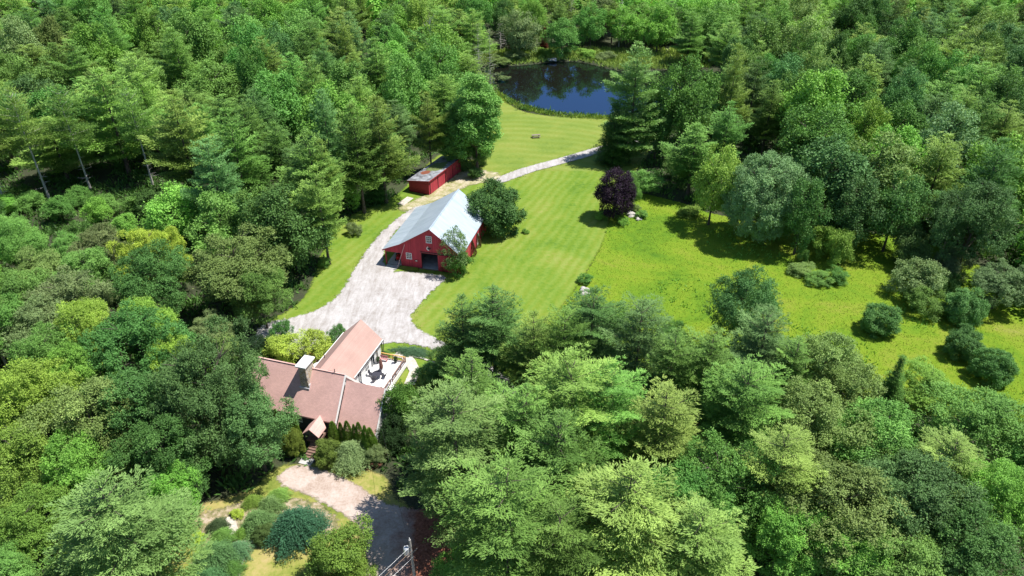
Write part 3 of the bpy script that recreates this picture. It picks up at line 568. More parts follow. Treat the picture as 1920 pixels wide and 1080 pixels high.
TABLE = '''pine|-37.9|46.1|18.0|14.0|pale|large pale bluish pine with spreading plumes filling the bottom left corner of the view
leaf|-59.4|67.6|14.0|10.0|lime|bright yellow green broadleaf at the left edge of the view below the middle
leaf|-48.7|62.1|15.0|11.5|olive|dull olive broadleaf in front of the bright yellow green one at the left edge
leaf|-54.7|57.3|13.0|9.0|limed|yellowish broadleaf on the left edge just above the large pale pine
leaf|-48.6|57.3|12.0|8.0|bright|bright green broadleaf touching the top of the large pale pine
leaf|-36.1|66.2|18.0|14.0|oak|very large dark broadleaf overhanging the left end of the brown roofed house
leaf|-31.0|64.0|12.5|8.5|oak|dark crown hanging just left of the arborvitae by the house
leaf|-44.2|64.0|15.0|11.0|dark|dark broadleaf standing left of the very large one beside the house
leaf|-39.3|58.6|13.0|9.0|dark|small dark broadleaf squeezed below the very large one left of the house
leaf|-51.2|50.0|10.0|8.0|bright|bright green crown in the bottom left corner beside the large pale pine
leaf|-44.0|43.6|8.0|8.0|mid|mid green crown on the bottom edge under the large pale pine
leaf|-50.8|45.1|8.0|7.0|mid|mid green crown cut by the bottom left corner
leaf|-38.3|55.2|9.0|6.0|bright|bright green young broadleaf right of the large pale pine
leaf|-50.7|78.7|15.0|12.0|dark|deep green broadleaf ringed by yellow green crowns left of the driveway end
leaf|-60.7|82.6|13.0|8.0|lime|yellow green broadleaf behind and left of the deep green one near the left edge
leaf|-51.9|83.5|13.0|7.0|lime|yellow green broadleaf peeping over the top of the deep green one
leaf|-45.3|77.3|12.0|7.0|lime|yellow green broadleaf between the deep green one and the very large dark one
leaf|-63.5|76.4|12.0|9.0|mid|mid green broadleaf at the left edge level with the house driveway
leaf|-57.6|73.8|12.0|8.0|bright|bright green broadleaf just above the dull dark one by the left edge
leaf|-55.9|96.1|14.0|11.0|dark|blue green rounded broadleaf just in front of the brightest yellow crown
leaf|-61.9|105.2|13.0|9.0|yell|brightest yellow green crown in the left woods behind a blue green tree
leaf|-57.8|106.3|12.0|6.0|yell|small yellow crown touching the right side of the brightest yellow green one
leaf|-44.2|99.4|15.0|15.0|olive|broad olive green tree between the bright yellow crown and the curved grass strip
leaf|-39.5|94.6|11.0|8.0|mid|mid green tree in the lower right flank of the broad olive one
leaf|-39.1|112.7|17.0|12.0|dark|tall dark broadleaf on the inner side of the curved grass strip
leaf|-45.7|115.1|15.0|9.0|mid|mid green broadleaf left of the tall dark one above the grass strip
leaf|-64.6|123.3|12.0|11.0|bright|light green round crown standing before the dark trunks of the upper left woods
leaf|-52.2|114.6|14.0|10.0|mid|mid green crown right of the light green round one
pine|-33.9|115.0|19.0|10.0|yel|light green pine leaning over the grass strip left of the barn
pine|-37.8|126.9|21.0|12.0|mid|tall mid green pine behind the light green one left of the barn
leaf|-77.7|110.2|9.0|8.0|mid|low round crown at the foot of the dark trunks in the left woods
leaf|-79.2|102.9|10.0|9.0|olive|low olive crown by the left edge under the dark trunks
leaf|-71.9|110.4|10.0|9.0|grey|low grey green crown left of the brightest yellow one
leaf|-74.0|91.4|12.0|10.0|mid|mid green crown at the left edge under the low olive one
leaf|-66.5|91.4|13.0|11.0|grey|grey green broad crown left of the blue green rounded tree
leaf|-68.4|85.0|11.0|10.0|grey|grey green crown at the left edge beside dead grey stems
leaf|-45.8|88.4|7.0|6.5|grey|grey green bushy tree at the left end of the gravel driveway
leaf|-43.6|85.7|5.0|5.0|olive|olive bushy tree at the left tip of the gravel driveway
pine|-27.1|140.9|23.0|13.0|yel|tall layered pine standing behind the small red shed
pine|-31.0|136.1|23.0|12.0|mid|tall pine left of the layered one behind the red shed
pine|-18.8|156.6|19.0|8.5|yel|pointed layered pine leaning over the roof of the red shed
pine|-35.9|127.9|19.0|8.0|yel|bright pine at the back of the grass strip
spruce|-29.0|141.3|10.0|6.0|dark|small dark spruce at the left corner of the red shed
leaf|-34.5|136.6|12.0|8.0|bright|bright green broadleaf at the far end of the grass strip
column|-8.2|158.0|24.0|10.0|mid|tall bright green columnar tree at the left of the far lawn
leaf|-19.4|191.6|22.0|13.0|emer|tall deep green broadleaf behind the bright columnar tree by the pond
leaf|-27.6|179.9|21.0|12.0|mid|mid green broadleaf left of the deep green one by the pond
column|-13.1|158.1|17.0|7.0|emer|dark green columnar tree between the bright columnar one and the red shed
thinpine|-6.4|211.7|20.0|7.0|grey|thin grey green larch at the left end of the pond
thinpine|-10.1|218.3|20.0|7.0|grey|sparse grey larch standing behind the thin one at the left end of the pond
tall|28.3|164.8|28.0|14.0|pale|tallest pale pine standing at the right shore of the pond
spruce|24.1|163.2|14.5|9.0|dark|dark spruce at the left foot of the tallest pale pine by the pond
leaf|40.2|165.3|24.0|13.0|emer|tall emerald broadleaf right of the tallest pale pine
leaf|34.8|165.8|16.0|9.0|dark|dark broadleaf between the tallest pale pine and the emerald tree
pine|53.5|173.6|25.0|10.0|yel|slim yellow green pine behind the emerald broadleaf
leaf|70.6|161.9|22.0|16.0|bright|broad light green crown in the middle of the right woods
low|47.8|124.5|18.0|14.8|bluel|pale blue green rounded tree bulging over the shaded meadow corner
leaf|40.0|130.7|17.0|9.0|limed|yellow green tree left of the pale blue green rounded one
leaf|60.1|127.3|19.0|15.0|blue|dark blue green tree right of the pale rounded one
leaf|70.7|130.1|19.0|14.0|olive|olive crown at the middle of the right woods edge
leaf|76.5|151.1|19.0|9.0|limed|yellow green crown behind the olive one in the right woods
leaf|91.1|144.7|20.0|13.0|bluel|pale grey green crown in the right woods near the right edge
leaf|80.0|111.0|18.0|13.0|blue|dark crown right of the bare dead tree
pine|86.3|120.4|22.0|12.0|dark|dark pine by the right edge with lit yellow branch tips
leaf|80.6|100.3|9.0|9.0|bluel|blue green bushy tree cut by the right edge above the round bushes
leaf|70.8|119.8|16.0|10.0|dark|dark crown just left of the bare dead tree
leaf|63.4|119.6|15.0|9.0|blue|dark crown behind the young light green sapling of the meadow
leaf|53.4|118.5|15.0|8.0|dark|dark crown between the pale rounded tree and the meadow sapling
high|-100.7|142.6|24.0|9.0|yel|tall pine with the thickest bare leaning trunk at far left
high|-94.2|147.6|23.0|8.0|mid|tall pine with a pale bare trunk right of the thickest one
high|-107.0|137.9|23.0|9.0|yel|tall bare trunked pine cut by the left edge
high|-81.2|149.9|22.0|8.0|mid|rightmost bare trunked pine of the dark gap in the left woods
pine|-2.4|78.3|18.0|12.0|dkp|dark green pine with its top against the mown lawn nearest the driveway
pine|-6.7|79.5|16.0|8.0|dkp|narrow dark pine at the right end of the gravel driveway
pine|2.7|74.0|17.0|9.0|yel|yellow green pine right of the dark pine by the driveway
pine|10.7|78.1|18.0|11.0|dkp|dark pine whose top rises beside the small rock in the meadow
pine|6.7|74.6|17.0|9.0|mid|mid green pine left of the dark one under the meadow rock
pine|16.5|75.3|18.0|11.0|blu|blue green pine right of the dark one under the meadow rock
pine|20.0|70.6|17.0|9.0|mid|mid green pine right of the blue green one below the meadow
pine|24.6|71.0|17.0|10.0|mid|rounded mid green pine at the lower edge of the meadow
leaf|33.8|87.4|15.0|9.0|blue|dark green round crown poking up into the meadow from the foreground woods
pine|32.7|75.2|17.0|11.0|blu|blue green pine in front of the dark crown poking into the meadow
leaf|41.0|74.2|13.0|10.0|olive|olive crown at the lower right edge of the meadow
pine|36.3|72.9|14.0|8.0|mid|mid green pine left of the olive crown at the meadow edge
spruce|51.9|75.6|9.0|4.0|grn|narrow dark young spruce pointing up into the lower right meadow
leaf|57.2|76.6|6.0|7.0|limed|bright yellow green thicket at the lower corner of the meadow
pine|-6.0|56.2|20.0|14.0|pale|large pale pine right of the house spreading over the front driveway
pine|-4.5|63.6|19.0|10.0|mid|mid green pine over the hidden path behind the house deck
pine|1.4|57.6|19.0|12.0|mid|mid green pine between the large pale one and the tall middle one
pine|6.5|60.8|21.0|13.0|yel|tall light green pine in the middle of the foreground grove
pine|11.1|61.6|19.0|10.0|mid|pine just right of the tall light green one in the grove
pine|16.8|59.8|17.0|12.0|yelp|soft light green pine beside the dark hollow of the foreground grove
pine|4.8|53.2|19.0|13.0|grn|rich green pine in front of the tall light green one
pine|-0.5|45.6|20.0|14.0|mid|big mid green pine at the bottom right of the front driveway
pine|11.2|47.4|18.0|16.0|yelp|big yellowish pine at the bottom middle of the view
pine|4.4|44.4|16.0|10.0|mid|mid green pine between the two big bottom pines
pine|17.8|45.2|15.0|12.0|yelp|pale yellowish pine right of the big yellowish one at the bottom
leaf|22.0|54.0|15.0|11.0|emer|deep green broadleaf below the dark hollow of the foreground grove
leaf|17.9|51.6|13.0|9.0|emer|deep green broadleaf left of its twin below the dark hollow
pine|28.6|54.6|16.0|10.0|yelp|yellowish pine right of the deep green broadleaf
pine|27.2|64.0|17.0|12.0|mid|mid green pine above the dark hollow of the foreground grove
leaf|34.9|63.2|14.0|11.0|olive|olive broadleaf right of the dark hollow
leaf|43.0|70.0|12.0|10.0|olive|pale olive crown touching the meadow from below
leaf|42.7|61.8|12.0|11.0|mid|mid green crown below the narrow young spruce
leaf|56.5|65.2|11.0|12.0|mid|mid green crown at the right edge under the meadow
pine|49.0|57.5|12.0|11.0|yelp|pale pine near the right edge with bare grey branch ends
leaf|42.5|52.0|13.0|12.0|blue|blue green crown left of the lower right corner
leaf|34.1|51.2|13.0|12.0|olive|dark olive crown between the yellowish pine and the blue green one
leaf|28.1|49.3|10.0|8.0|bright|bright green low crown at the bottom below the yellowish pine
leaf|32.8|47.6|10.0|9.0|bright|bright green crown at the bottom right of its low neighbour
leaf|38.5|46.1|10.0|10.0|mid|mid green crown on the bottom edge under the blue green one
leaf|52.7|54.1|11.0|8.0|bright|bright green crown at the right edge above the corner
leaf|46.4|46.9|11.0|10.0|dark|dark crown in the lower right corner
leaf|-4.4|48.0|4.0|7.0|bright|low bright bush beside the utility pole at the bottom
leaf|17.6|258.3|13.0|12.0|emer|round emerald tree on the far bank of the pond
leaf|41.7|269.6|15.0|13.0|bright|round light green tree on the far bank right of the dead grey pines
leaf|2.7|257.8|16.0|12.0|grey|grey green tree on the far bank at the left
leaf|28.3|268.4|16.0|10.0|emer|deep green tree between the two round ones on the far bank
leaf|51.8|263.4|17.0|12.0|bright|light green tree on the far bank behind the marsh
pine|59.9|249.9|18.0|11.0|mid|mid green pine on the far bank behind the marsh
leaf|7.5|267.9|17.0|10.0|bright|light green tree behind the grey green one on the far bank
leaf|-2.9|272.6|17.0|9.0|dark|dark tree at the left of the far bank
leaf|46.9|78.8|6.9|5.6|olive|the one small olive broadleaf in the woods under the meadow
leaf|64.3|59.8|12.6|11.3|emer|the one deep green broadleaf in the woods under the meadow
leaf|25.0|79.9|5.7|4.9|mid|the one small mid green broadleaf in the grove below the meadow
leaf|67.7|67.5|5.4|5.9|limed|the one small yellow green broadleaf in the woods under the meadow
leaf|-76.4|83.6|14.1|10.3|mid|the one mid green broadleaf left of the house
leaf|-91.0|118.5|5.0|6.0|mid|rightmost small mid green broadleaf in the outer woods left of the driveway
leaf|24.6|88.6|5.5|4.8|emer|the one small deep green broadleaf in the grove below the meadow
leaf|-85.4|108.7|12.3|8.1|mid|leftmost mid green broadleaf in the outer woods left of the driveway
leaf|16.0|88.6|7.4|4.9|mid|the one small mid green broadleaf of the grove right of the front driveway
leaf|-82.6|90.8|14.7|10.4|bright|the one bright green broadleaf in the outer woods left of the driveway
leaf|-2.2|88.8|5.4|5.1|bright|leftmost small bright green broadleaf of the grove right of the front driveway
leaf|12.9|93.3|5.0|6.4|emer|the one small deep green broadleaf of the grove right of the front driveway
leaf|-69.9|101.0|11.2|9.5|mid|rightmost mid green broadleaf in the outer woods left of the driveway
leaf|5.8|86.3|6.5|5.3|bright|rightmost small bright green broadleaf of the grove right of the front driveway
leaf|-80.6|118.5|7.0|5.1|emer|the one small deep green broadleaf in the outer woods left of the driveway
leaf|40.1|96.5|7.4|5.1|emer|the one small deep green broadleaf in the right woods beside the copper tree
leaf|39.3|83.3|6.5|6.5|olive|the one small olive broadleaf in the grove below the meadow
pine|122.4|157.5|18.3|14.3|mid|rightmost mid green pine in the outer right woods above the meadow
pine|-48.8|142.4|17.1|10.4|grn|the one rich green pine in the left woods beside the barn
leaf|78.1|142.4|16.7|13.5|bright|leftmost bright green broadleaf in the outer right woods above the meadow
pine|109.5|154.7|17.7|11.5|yel|rightmost light green pine in the outer right woods above the meadow
pine|-69.8|156.1|16.7|9.8|mid|leftmost mid green pine in the left woods beside the barn
leaf|96.3|129.7|19.7|12.9|bright|rightmost bright green broadleaf in the outer right woods above the meadow
pine|-29.6|154.3|16.0|11.0|grn|the one rich green pine behind the red shed
pine|-55.3|124.0|20.6|11.3|blu|the one blue green pine in the left woods beside the barn
pine|47.5|153.1|18.0|10.2|grn|the one rich green pine in the right woods beside the copper tree
pine|108.3|141.1|16.1|10.5|mid|leftmost mid green pine in the outer right woods above the meadow
pine|-116.8|158.2|23.6|14.3|grn|leftmost rich green pine in the upper outer left woods
leaf|-40.8|156.1|20.8|14.6|bright|the one bright green broadleaf in the upper left woods
pine|-57.3|157.3|19.4|12.1|dkp|leftmost dark green pine in the upper left woods
pine|-39.1|145.8|22.9|10.2|blu|the one blue green pine in the upper left woods
pine|-102.4|153.6|14.4|13.6|yel|the one light green pine in the outer left woods beside the barn
leaf|37.8|153.0|6.7|5.7|olive|the one small olive broadleaf in the right woods beside the copper tree
leaf|-104.6|130.6|7.1|5.0|dark|leftmost small dark green broadleaf in the outer left woods beside the barn
pine|83.5|131.5|18.7|12.0|yel|leftmost light green pine in the outer right woods above the meadow
leaf|86.2|154.0|17.3|12.4|emer|the one deep green broadleaf in the outer right woods above the meadow
leaf|-73.2|133.0|6.6|6.3|dark|rightmost small dark green broadleaf in the outer left woods beside the barn
pine|-54.7|134.8|22.5|12.4|mid|rightmost mid green pine in the left woods beside the barn
leaf|64.9|148.4|19.0|14.6|emer|the one deep green broadleaf in the right woods above the meadow
pine|-68.6|143.2|23.5|15.2|yel|the one light green pine in the upper left woods
leaf|29.3|145.6|5.8|6.3|mid|leftmost small mid green broadleaf in the right woods beside the copper tree
pine|96.6|159.9|17.5|12.3|dkp|the one dark green pine in the outer right woods above the meadow
leaf|-82.9|129.7|6.5|5.6|bright|the one small bright green broadleaf in the outer left woods beside the barn
leaf|-74.3|123.7|5.6|5.8|bright|the one small bright green broadleaf in the outer woods left of the driveway
pine|-42.7|136.0|14.7|10.9|dkp|the one dark green pine in the left woods beside the barn
pine|-89.8|157.0|23.9|17.0|yel|fourth light green pine from the left in the upper outer left woods
leaf|-65.4|132.4|5.6|6.0|bright|the one small bright green broadleaf in the left woods beside the barn
leaf|63.4|137.9|5.6|5.6|bright|the one small bright green broadleaf in the right woods above the meadow
pine|101.0|150.3|21.0|10.5|grn|the one rich green pine in the outer right woods above the meadow
leaf|-97.3|124.0|5.9|6.2|mid|leftmost small mid green broadleaf in the outer woods left of the driveway
pine|38.7|144.8|16.0|13.6|mid|the one mid green pine in the right woods beside the copper tree
leaf|-91.9|132.1|5.4|5.4|emer|the one small deep green broadleaf in the outer left woods beside the barn
pine|-56.5|147.9|21.1|11.4|grn|the one rich green pine in the upper left woods
leaf|-67.0|186.7|21.5|9.6|emer|leftmost deep green broadleaf in the upper left woods
pine|-50.2|196.1|20.6|10.4|dkp|rightmost dark green pine in the upper left woods
pine|117.0|179.0|19.4|12.0|mid|rightmost mid green pine in the upper outer right woods
pine|-108.4|182.0|15.0|14.9|grn|rightmost rich green pine in the upper outer left woods
pine|-126.7|169.1|17.0|16.3|dkp|leftmost dark green pine in the upper outer left woods
pine|-68.8|168.2|14.8|13.7|mid|second mid green pine from the left in the upper left woods
pine|-57.2|188.6|19.3|14.1|mid|third mid green pine from the left in the upper left woods
leaf|49.2|182.6|7.8|5.5|mid|rightmost small mid green broadleaf in the right woods beside the copper tree
pine|106.9|174.9|18.3|12.4|mid|leftmost mid green pine in the upper outer right woods
leaf|83.8|174.8|18.2|12.5|emer|rightmost deep green broadleaf in the upper right woods
leaf|82.8|187.1|16.4|12.4|dark|second dark green broadleaf from the left in the upper right woods
leaf|-40.3|182.3|19.2|12.3|mid|the one mid green broadleaf high above the red shed
pine|-92.6|178.6|21.7|12.6|yel|fifth light green pine from the left in the upper outer left woods
pine|-118.4|198.3|20.2|12.3|mid|second mid green pine from the left in the upper outer left woods
pine|-80.3|176.8|14.2|10.8|mid|leftmost mid green pine in the upper left woods
leaf|70.3|185.3|19.7|12.5|blue|the one blue green broadleaf in the upper right woods
leaf|-129.5|195.4|16.8|14.3|mid|second mid green broadleaf from the left in the upper outer left woods
pine|102.8|187.1|17.9|11.0|dkp|the one dark green pine in the upper outer right woods
pine|61.2|180.7|20.3|10.1|dkp|the one dark green pine in the upper right woods
leaf|-109.1|166.8|16.6|14.4|emer|the one deep green broadleaf in the upper outer left woods
leaf|116.2|167.0|19.7|11.7|dark|second dark green broadleaf from the left in the upper outer right woods
leaf|143.9|188.6|18.1|14.8|dark|rightmost dark green broadleaf in the upper outer right woods
leaf|-56.3|169.4|19.8|13.6|emer|rightmost deep green broadleaf in the upper left woods
pine|-136.0|183.8|18.4|12.9|yel|leftmost light green pine in the upper outer left woods
leaf|-61.7|178.9|15.4|11.8|dark|the one dark green broadleaf in the upper left woods
leaf|117.4|190.1|19.4|11.5|emer|rightmost deep green broadleaf in the upper outer right woods
pine|-27.6|165.4|14.4|10.0|blu|the one blue green pine behind the red shed
leaf|50.7|190.3|6.7|6.3|mid|the one small mid green broadleaf in the upper right woods
pine|-36.2|195.4|21.2|14.1|mid|the one mid green pine high above the red shed
leaf|-80.5|193.6|15.7|15.3|mid|leftmost mid green broadleaf in the upper left woods
leaf|110.1|195.6|20.0|10.8|emer|leftmost deep green broadleaf in the upper outer right woods
leaf|137.5|198.7|18.7|11.4|blue|rightmost blue green broadleaf in the upper outer right woods
pine|-66.6|196.8|21.4|13.8|yel|sixth light green pine from the left at the top left of the view
pine|94.8|193.1|17.5|13.2|yel|rightmost light green pine in the upper right woods
leaf|88.3|165.4|18.0|10.1|dark|leftmost dark green broadleaf in the upper outer right woods
pine|-97.6|169.2|21.8|12.6|yel|third light green pine from the left in the upper outer left woods
leaf|-8.2|183.7|5.9|5.0|mid|the one small mid green broadleaf behind the red shed
leaf|-10.4|172.0|6.4|6.3|bright|the one small bright green broadleaf behind the red shed
pine|-45.1|165.8|15.3|11.2|mid|rightmost mid green pine in the upper left woods
pine|57.0|188.2|16.5|9.8|grn|rightmost rich green pine in the upper right woods
leaf|126.7|185.2|16.9|11.4|mid|rightmost mid green broadleaf in the upper outer right woods
pine|126.2|196.0|19.9|13.6|yel|second light green pine from the left in the upper outer right woods
leaf|-122.9|182.8|15.1|12.8|blue|the one blue green broadleaf in the upper outer left woods
pine|-90.8|198.5|23.0|13.6|mid|second mid green pine from the left at the top left of the view
pine|-103.8|196.6|16.0|12.9|dkp|rightmost dark green pine in the upper outer left woods
leaf|-143.3|198.2|18.8|15.0|mid|leftmost mid green broadleaf in the upper outer left woods
leaf|70.1|197.8|16.3|9.7|emer|leftmost deep green broadleaf in the upper right woods
leaf|96.3|174.5|19.1|9.9|blue|leftmost blue green broadleaf in the upper outer right woods
pine|44.5|174.8|17.2|12.3|grn|leftmost rich green pine in the upper right woods
pine|61.2|166.6|18.7|10.4|mid|the one mid green pine in the upper right woods
leaf|-78.3|161.0|14.1|11.3|mid|the one mid green broadleaf in the left woods beside the barn
leaf|61.3|195.3|19.0|10.6|mid|leftmost mid green broadleaf in the upper right woods
leaf|66.9|172.8|19.2|10.4|mid|second mid green broadleaf from the left in the upper right woods
pine|-49.3|176.9|21.4|11.1|mid|fourth mid green pine from the left in the upper left woods
leaf|83.4|196.2|19.5|10.1|olive|the one olive broadleaf in the upper right woods
pine|127.1|167.4|20.3|10.3|yel|rightmost light green pine in the upper outer right woods
pine|-17.1|178.6|16.5|13.4|yel|third light green pine from the left high above the red shed
pine|-87.4|168.4|19.6|12.2|yel|rightmost light green pine in the upper outer left woods
leaf|-97.0|187.8|17.1|11.4|mid|rightmost mid green broadleaf in the upper outer left woods
leaf|43.1|190.6|5.2|5.2|mid|second small mid green broadleaf from the left in the right woods beside the copper tree
pine|106.6|165.7|17.6|10.0|yel|leftmost light green pine in the upper outer right woods
pine|-36.7|171.4|18.0|10.6|yel|second light green pine from the left high above the red shed
pine|-12.3|200.4|16.8|10.2|yel|rightmost light green pine high above the red shed
leaf|145.1|222.7|19.3|12.8|blue|third blue green broadleaf from the left in the outer top right of the view
leaf|-111.5|233.8|21.3|12.2|bright|rightmost bright green broadleaf in the outer top left of the view
leaf|-75.6|207.9|22.3|13.3|emer|the one deep green broadleaf at the top left of the view
leaf|116.5|223.3|20.8|12.9|emer|leftmost deep green broadleaf in the outer top right of the view
pine|-21.5|233.3|21.8|12.5|mid|second mid green pine from the left in the woods left of the pond
pine|-48.4|222.5|22.3|13.4|blu|the one blue green pine in the woods left of the pond
pine|127.3|227.4|21.0|12.5|blu|leftmost blue green pine in the outer top right of the view
leaf|-37.8|213.5|16.2|14.6|bright|the one bright green broadleaf high above the red shed
leaf|137.6|212.1|18.9|10.6|mid|second mid green broadleaf from the left in the upper outer right woods
pine|-39.7|236.9|20.2|11.1|dkp|the one dark green pine in the woods left of the pond
leaf|-71.2|217.7|20.3|10.8|blue|rightmost blue green broadleaf at the top left of the view
pine|-150.0|233.1|21.4|12.3|dkp|rightmost dark green pine in the outer top left of the view
leaf|-94.8|217.1|23.8|14.8|mid|leftmost mid green broadleaf at the top left of the view
leaf|95.3|235.8|19.0|14.9|limed|the one yellow green broadleaf at the top right of the view
leaf|94.2|211.4|19.4|9.1|dark|third dark green broadleaf from the left in the upper right woods
pine|-105.7|221.3|14.7|10.5|mid|rightmost mid green pine in the outer top left of the view
leaf|80.0|237.6|17.8|11.2|blue|the one blue green broadleaf at the top right of the view
leaf|-119.1|212.7|21.9|12.8|bright|leftmost bright green broadleaf in the outer top left of the view
leaf|169.4|236.8|18.7|11.9|blue|rightmost blue green broadleaf in the outer top right of the view
leaf|-68.5|236.2|20.3|17.4|mid|rightmost mid green broadleaf at the top left of the view
pine|69.6|206.2|17.9|10.7|yel|leftmost light green pine in the upper right woods
leaf|106.9|221.6|16.6|11.3|mid|rightmost mid green broadleaf in the upper right woods
pine|110.1|232.2|17.1|12.5|yel|rightmost light green pine at the top right of the view
leaf|-83.2|215.4|14.4|10.9|mid|rightmost mid green broadleaf in the upper left woods
pine|136.0|233.4|19.6|12.9|mid|second mid green pine from the left in the outer top right of the view
leaf|84.7|212.3|18.7|11.0|emer|second deep green broadleaf from the left in the upper right woods
pine|128.1|211.6|20.5|13.5|yel|rightmost light green pine in the outer top right of the view
leaf|75.0|221.2|20.3|13.8|mid|second mid green broadleaf from the left at the top right of the view
pine|-54.5|237.7|19.3|15.5|mid|rightmost mid green pine at the top left of the view
pine|-108.4|211.7|14.6|10.2|mid|rightmost mid green pine in the upper outer left woods
pine|-58.8|217.1|22.2|12.5|grn|rightmost rich green pine at the top left of the view
leaf|-21.7|205.6|22.6|16.5|bright|rightmost bright green broadleaf in the woods left of the pond
leaf|90.4|223.1|20.9|14.6|olive|second olive broadleaf from the left at the top right of the view
pine|-138.4|212.1|15.7|15.2|yel|second light green pine from the left in the upper outer left woods
pine|157.4|230.3|16.8|9.4|blu|second blue green pine from the left in the outer top right of the view
pine|-127.0|233.9|21.6|10.9|grn|rightmost rich green pine in the outer top left of the view
pine|-43.8|202.0|15.9|10.8|yel|leftmost light green pine high above the red shed
leaf|-81.2|228.5|19.9|16.2|mid|second mid green broadleaf from the left at the top left of the view
leaf|116.7|208.0|18.4|11.5|mid|leftmost mid green broadleaf in the upper outer right woods
leaf|121.9|238.3|16.8|10.9|blue|leftmost blue green broadleaf in the outer top right of the view
pine|-160.7|228.6|19.7|16.5|yel|leftmost light green pine in the outer top left of the view
pine|-119.3|222.0|21.5|10.2|mid|sixth mid green pine from the left in the outer top left of the view
pine|-26.9|221.1|18.2|15.5|grn|the one rich green pine in the woods left of the pond
pine|66.0|227.2|19.3|11.0|mid|second mid green pine from the left at the top right of the view
leaf|-92.8|230.7|18.0|11.1|bright|second bright green broadleaf from the left at the top left of the view
pine|-100.3|237.8|14.3|12.6|yel|fourth light green pine from the left at the top left of the view
pine|-129.8|220.9|17.1|15.6|yel|second light green pine from the left in the outer top left of the view
pine|-141.4|237.9|16.2|11.7|grn|second rich green pine from the left in the outer top left of the view
pine|69.7|237.2|16.1|12.8|yel|leftmost light green pine at the top right of the view
pine|101.7|203.0|19.2|12.0|blu|the one blue green pine in the upper outer right woods
leaf|149.8|205.6|18.0|12.2|olive|the one olive broadleaf in the upper outer right woods
leaf|66.6|215.5|16.6|11.2|dark|leftmost dark green broadleaf in the upper right woods
leaf|-138.8|225.8|21.0|10.5|olive|the one olive broadleaf in the outer top left of the view
leaf|104.7|213.0|17.5|10.5|dark|rightmost dark green broadleaf in the upper right woods
pine|-95.4|207.1|22.4|10.7|mid|leftmost mid green pine at the top left of the view
pine|-48.1|212.4|23.2|10.1|yelp|rightmost yellowish pine in the woods left of the pond
leaf|-146.7|221.4|21.1|12.6|grey|the one grey green broadleaf in the outer top left of the view
pine|-58.6|207.1|19.8|11.7|grn|second rich green pine from the left at the top left of the view
leaf|-37.8|226.1|18.0|10.6|mid|the one mid green broadleaf in the woods left of the pond
leaf|149.8|235.6|16.2|13.6|olive|second olive broadleaf from the left in the outer top right of the view
pine|-128.8|206.6|17.4|11.7|mid|leftmost mid green pine in the upper outer left woods
pine|-59.6|226.3|16.7|10.9|yel|rightmost light green pine at the top left of the view
pine|-169.8|277.6|16.0|12.7|blu|second blue green pine from the left in the outer top left of the view
leaf|-127.1|247.6|15.3|16.0|bright|second bright green broadleaf from the left in the outer top left of the view
pine|169.8|272.9|19.2|14.0|mid|third mid green pine from the left in the outer top right of the view
leaf|159.8|247.9|17.4|16.6|mid|the one mid green broadleaf in the outer top right of the view
pine|-57.2|252.4|17.6|13.9|yelp|leftmost yellowish pine in the woods left of the pond
leaf|-94.3|260.7|18.6|9.7|blue|second blue green broadleaf from the left at the top left of the view
leaf|-147.6|268.3|23.8|11.0|mid|rightmost mid green broadleaf in the outer top left of the view
pine|130.3|256.8|20.1|8.9|dkp|leftmost dark green pine in the outer top right of the view
pine|-132.0|265.3|22.2|13.2|mid|seventh mid green pine from the left in the outer top left of the view
pine|-65.7|276.2|21.6|10.6|mid|fifth mid green pine from the left at the top left of the view
pine|-125.6|278.1|16.4|11.2|yel|leftmost light green pine at the top left of the view
pine|-174.9|268.1|17.9|11.8|mid|second mid green pine from the left in the outer top left of the view
pine|107.5|273.2|20.7|12.6|yelp|rightmost yellowish pine at the top right of the view
leaf|-107.0|268.7|19.0|15.8|bright|leftmost bright green broadleaf at the top left of the view
pine|155.9|273.3|18.4|13.7|mid|leftmost mid green pine in the outer top right of the view
pine|-28.8|277.5|15.5|16.0|yel|fourth light green pine from the left in the woods left of the pond
pine|-28.4|253.5|16.9|13.2|yel|third light green pine from the left in the woods left of the pond
leaf|125.1|278.0|17.4|11.3|olive|rightmost olive broadleaf at the top right of the view
pine|83.9|271.8|18.8|13.0|yel|second light green pine from the left at the top right of the view
pine|-17.8|256.6|16.3|13.8|yel|fifth light green pine from the left in the woods left of the pond
pine|-196.3|278.9|22.5|12.9|dkp|leftmost dark green pine in the outer top left of the view
leaf|100.5|260.3|20.8|14.9|olive|leftmost olive broadleaf at the top right of the view
pine|-115.7|256.7|17.8|12.1|yel|second light green pine from the left at the top left of the view
pine|149.8|258.6|17.9|11.5|dkp|rightmost dark green pine in the outer top right of the view
pine|-175.3|251.9|16.0|10.2|blu|leftmost blue green pine in the outer top left of the view
pine|70.6|251.2|16.3|9.6|mid|leftmost mid green pine at the top right of the view
pine|172.6|261.5|16.8|9.2|mid|rightmost mid green pine in the outer top right of the view
pine|-43.4|275.6|23.2|12.0|yel|second light green pine from the left in the woods left of the pond
pine|96.4|273.1|17.0|11.2|yelp|leftmost yellowish pine at the top right of the view
pine|-69.2|261.0|22.6|14.2|grn|third rich green pine from the left at the top left of the view
leaf|184.4|261.2|16.4|10.6|dark|rightmost dark green broadleaf in the outer top right of the view
pine|-148.5|250.1|18.1|14.0|mid|fourth mid green pine from the left in the outer top left of the view
leaf|-165.9|258.3|14.7|15.7|emer|the one deep green broadleaf in the outer top left of the view
leaf|-85.1|257.6|20.1|14.4|bright|third bright green broadleaf from the left at the top left of the view
pine|119.0|271.9|18.8|9.9|mid|rightmost mid green pine at the top right of the view
pine|141.6|262.0|18.7|10.1|yel|leftmost light green pine in the outer top right of the view
leaf|112.7|241.9|17.8|10.9|emer|the one deep green broadleaf at the top right of the view
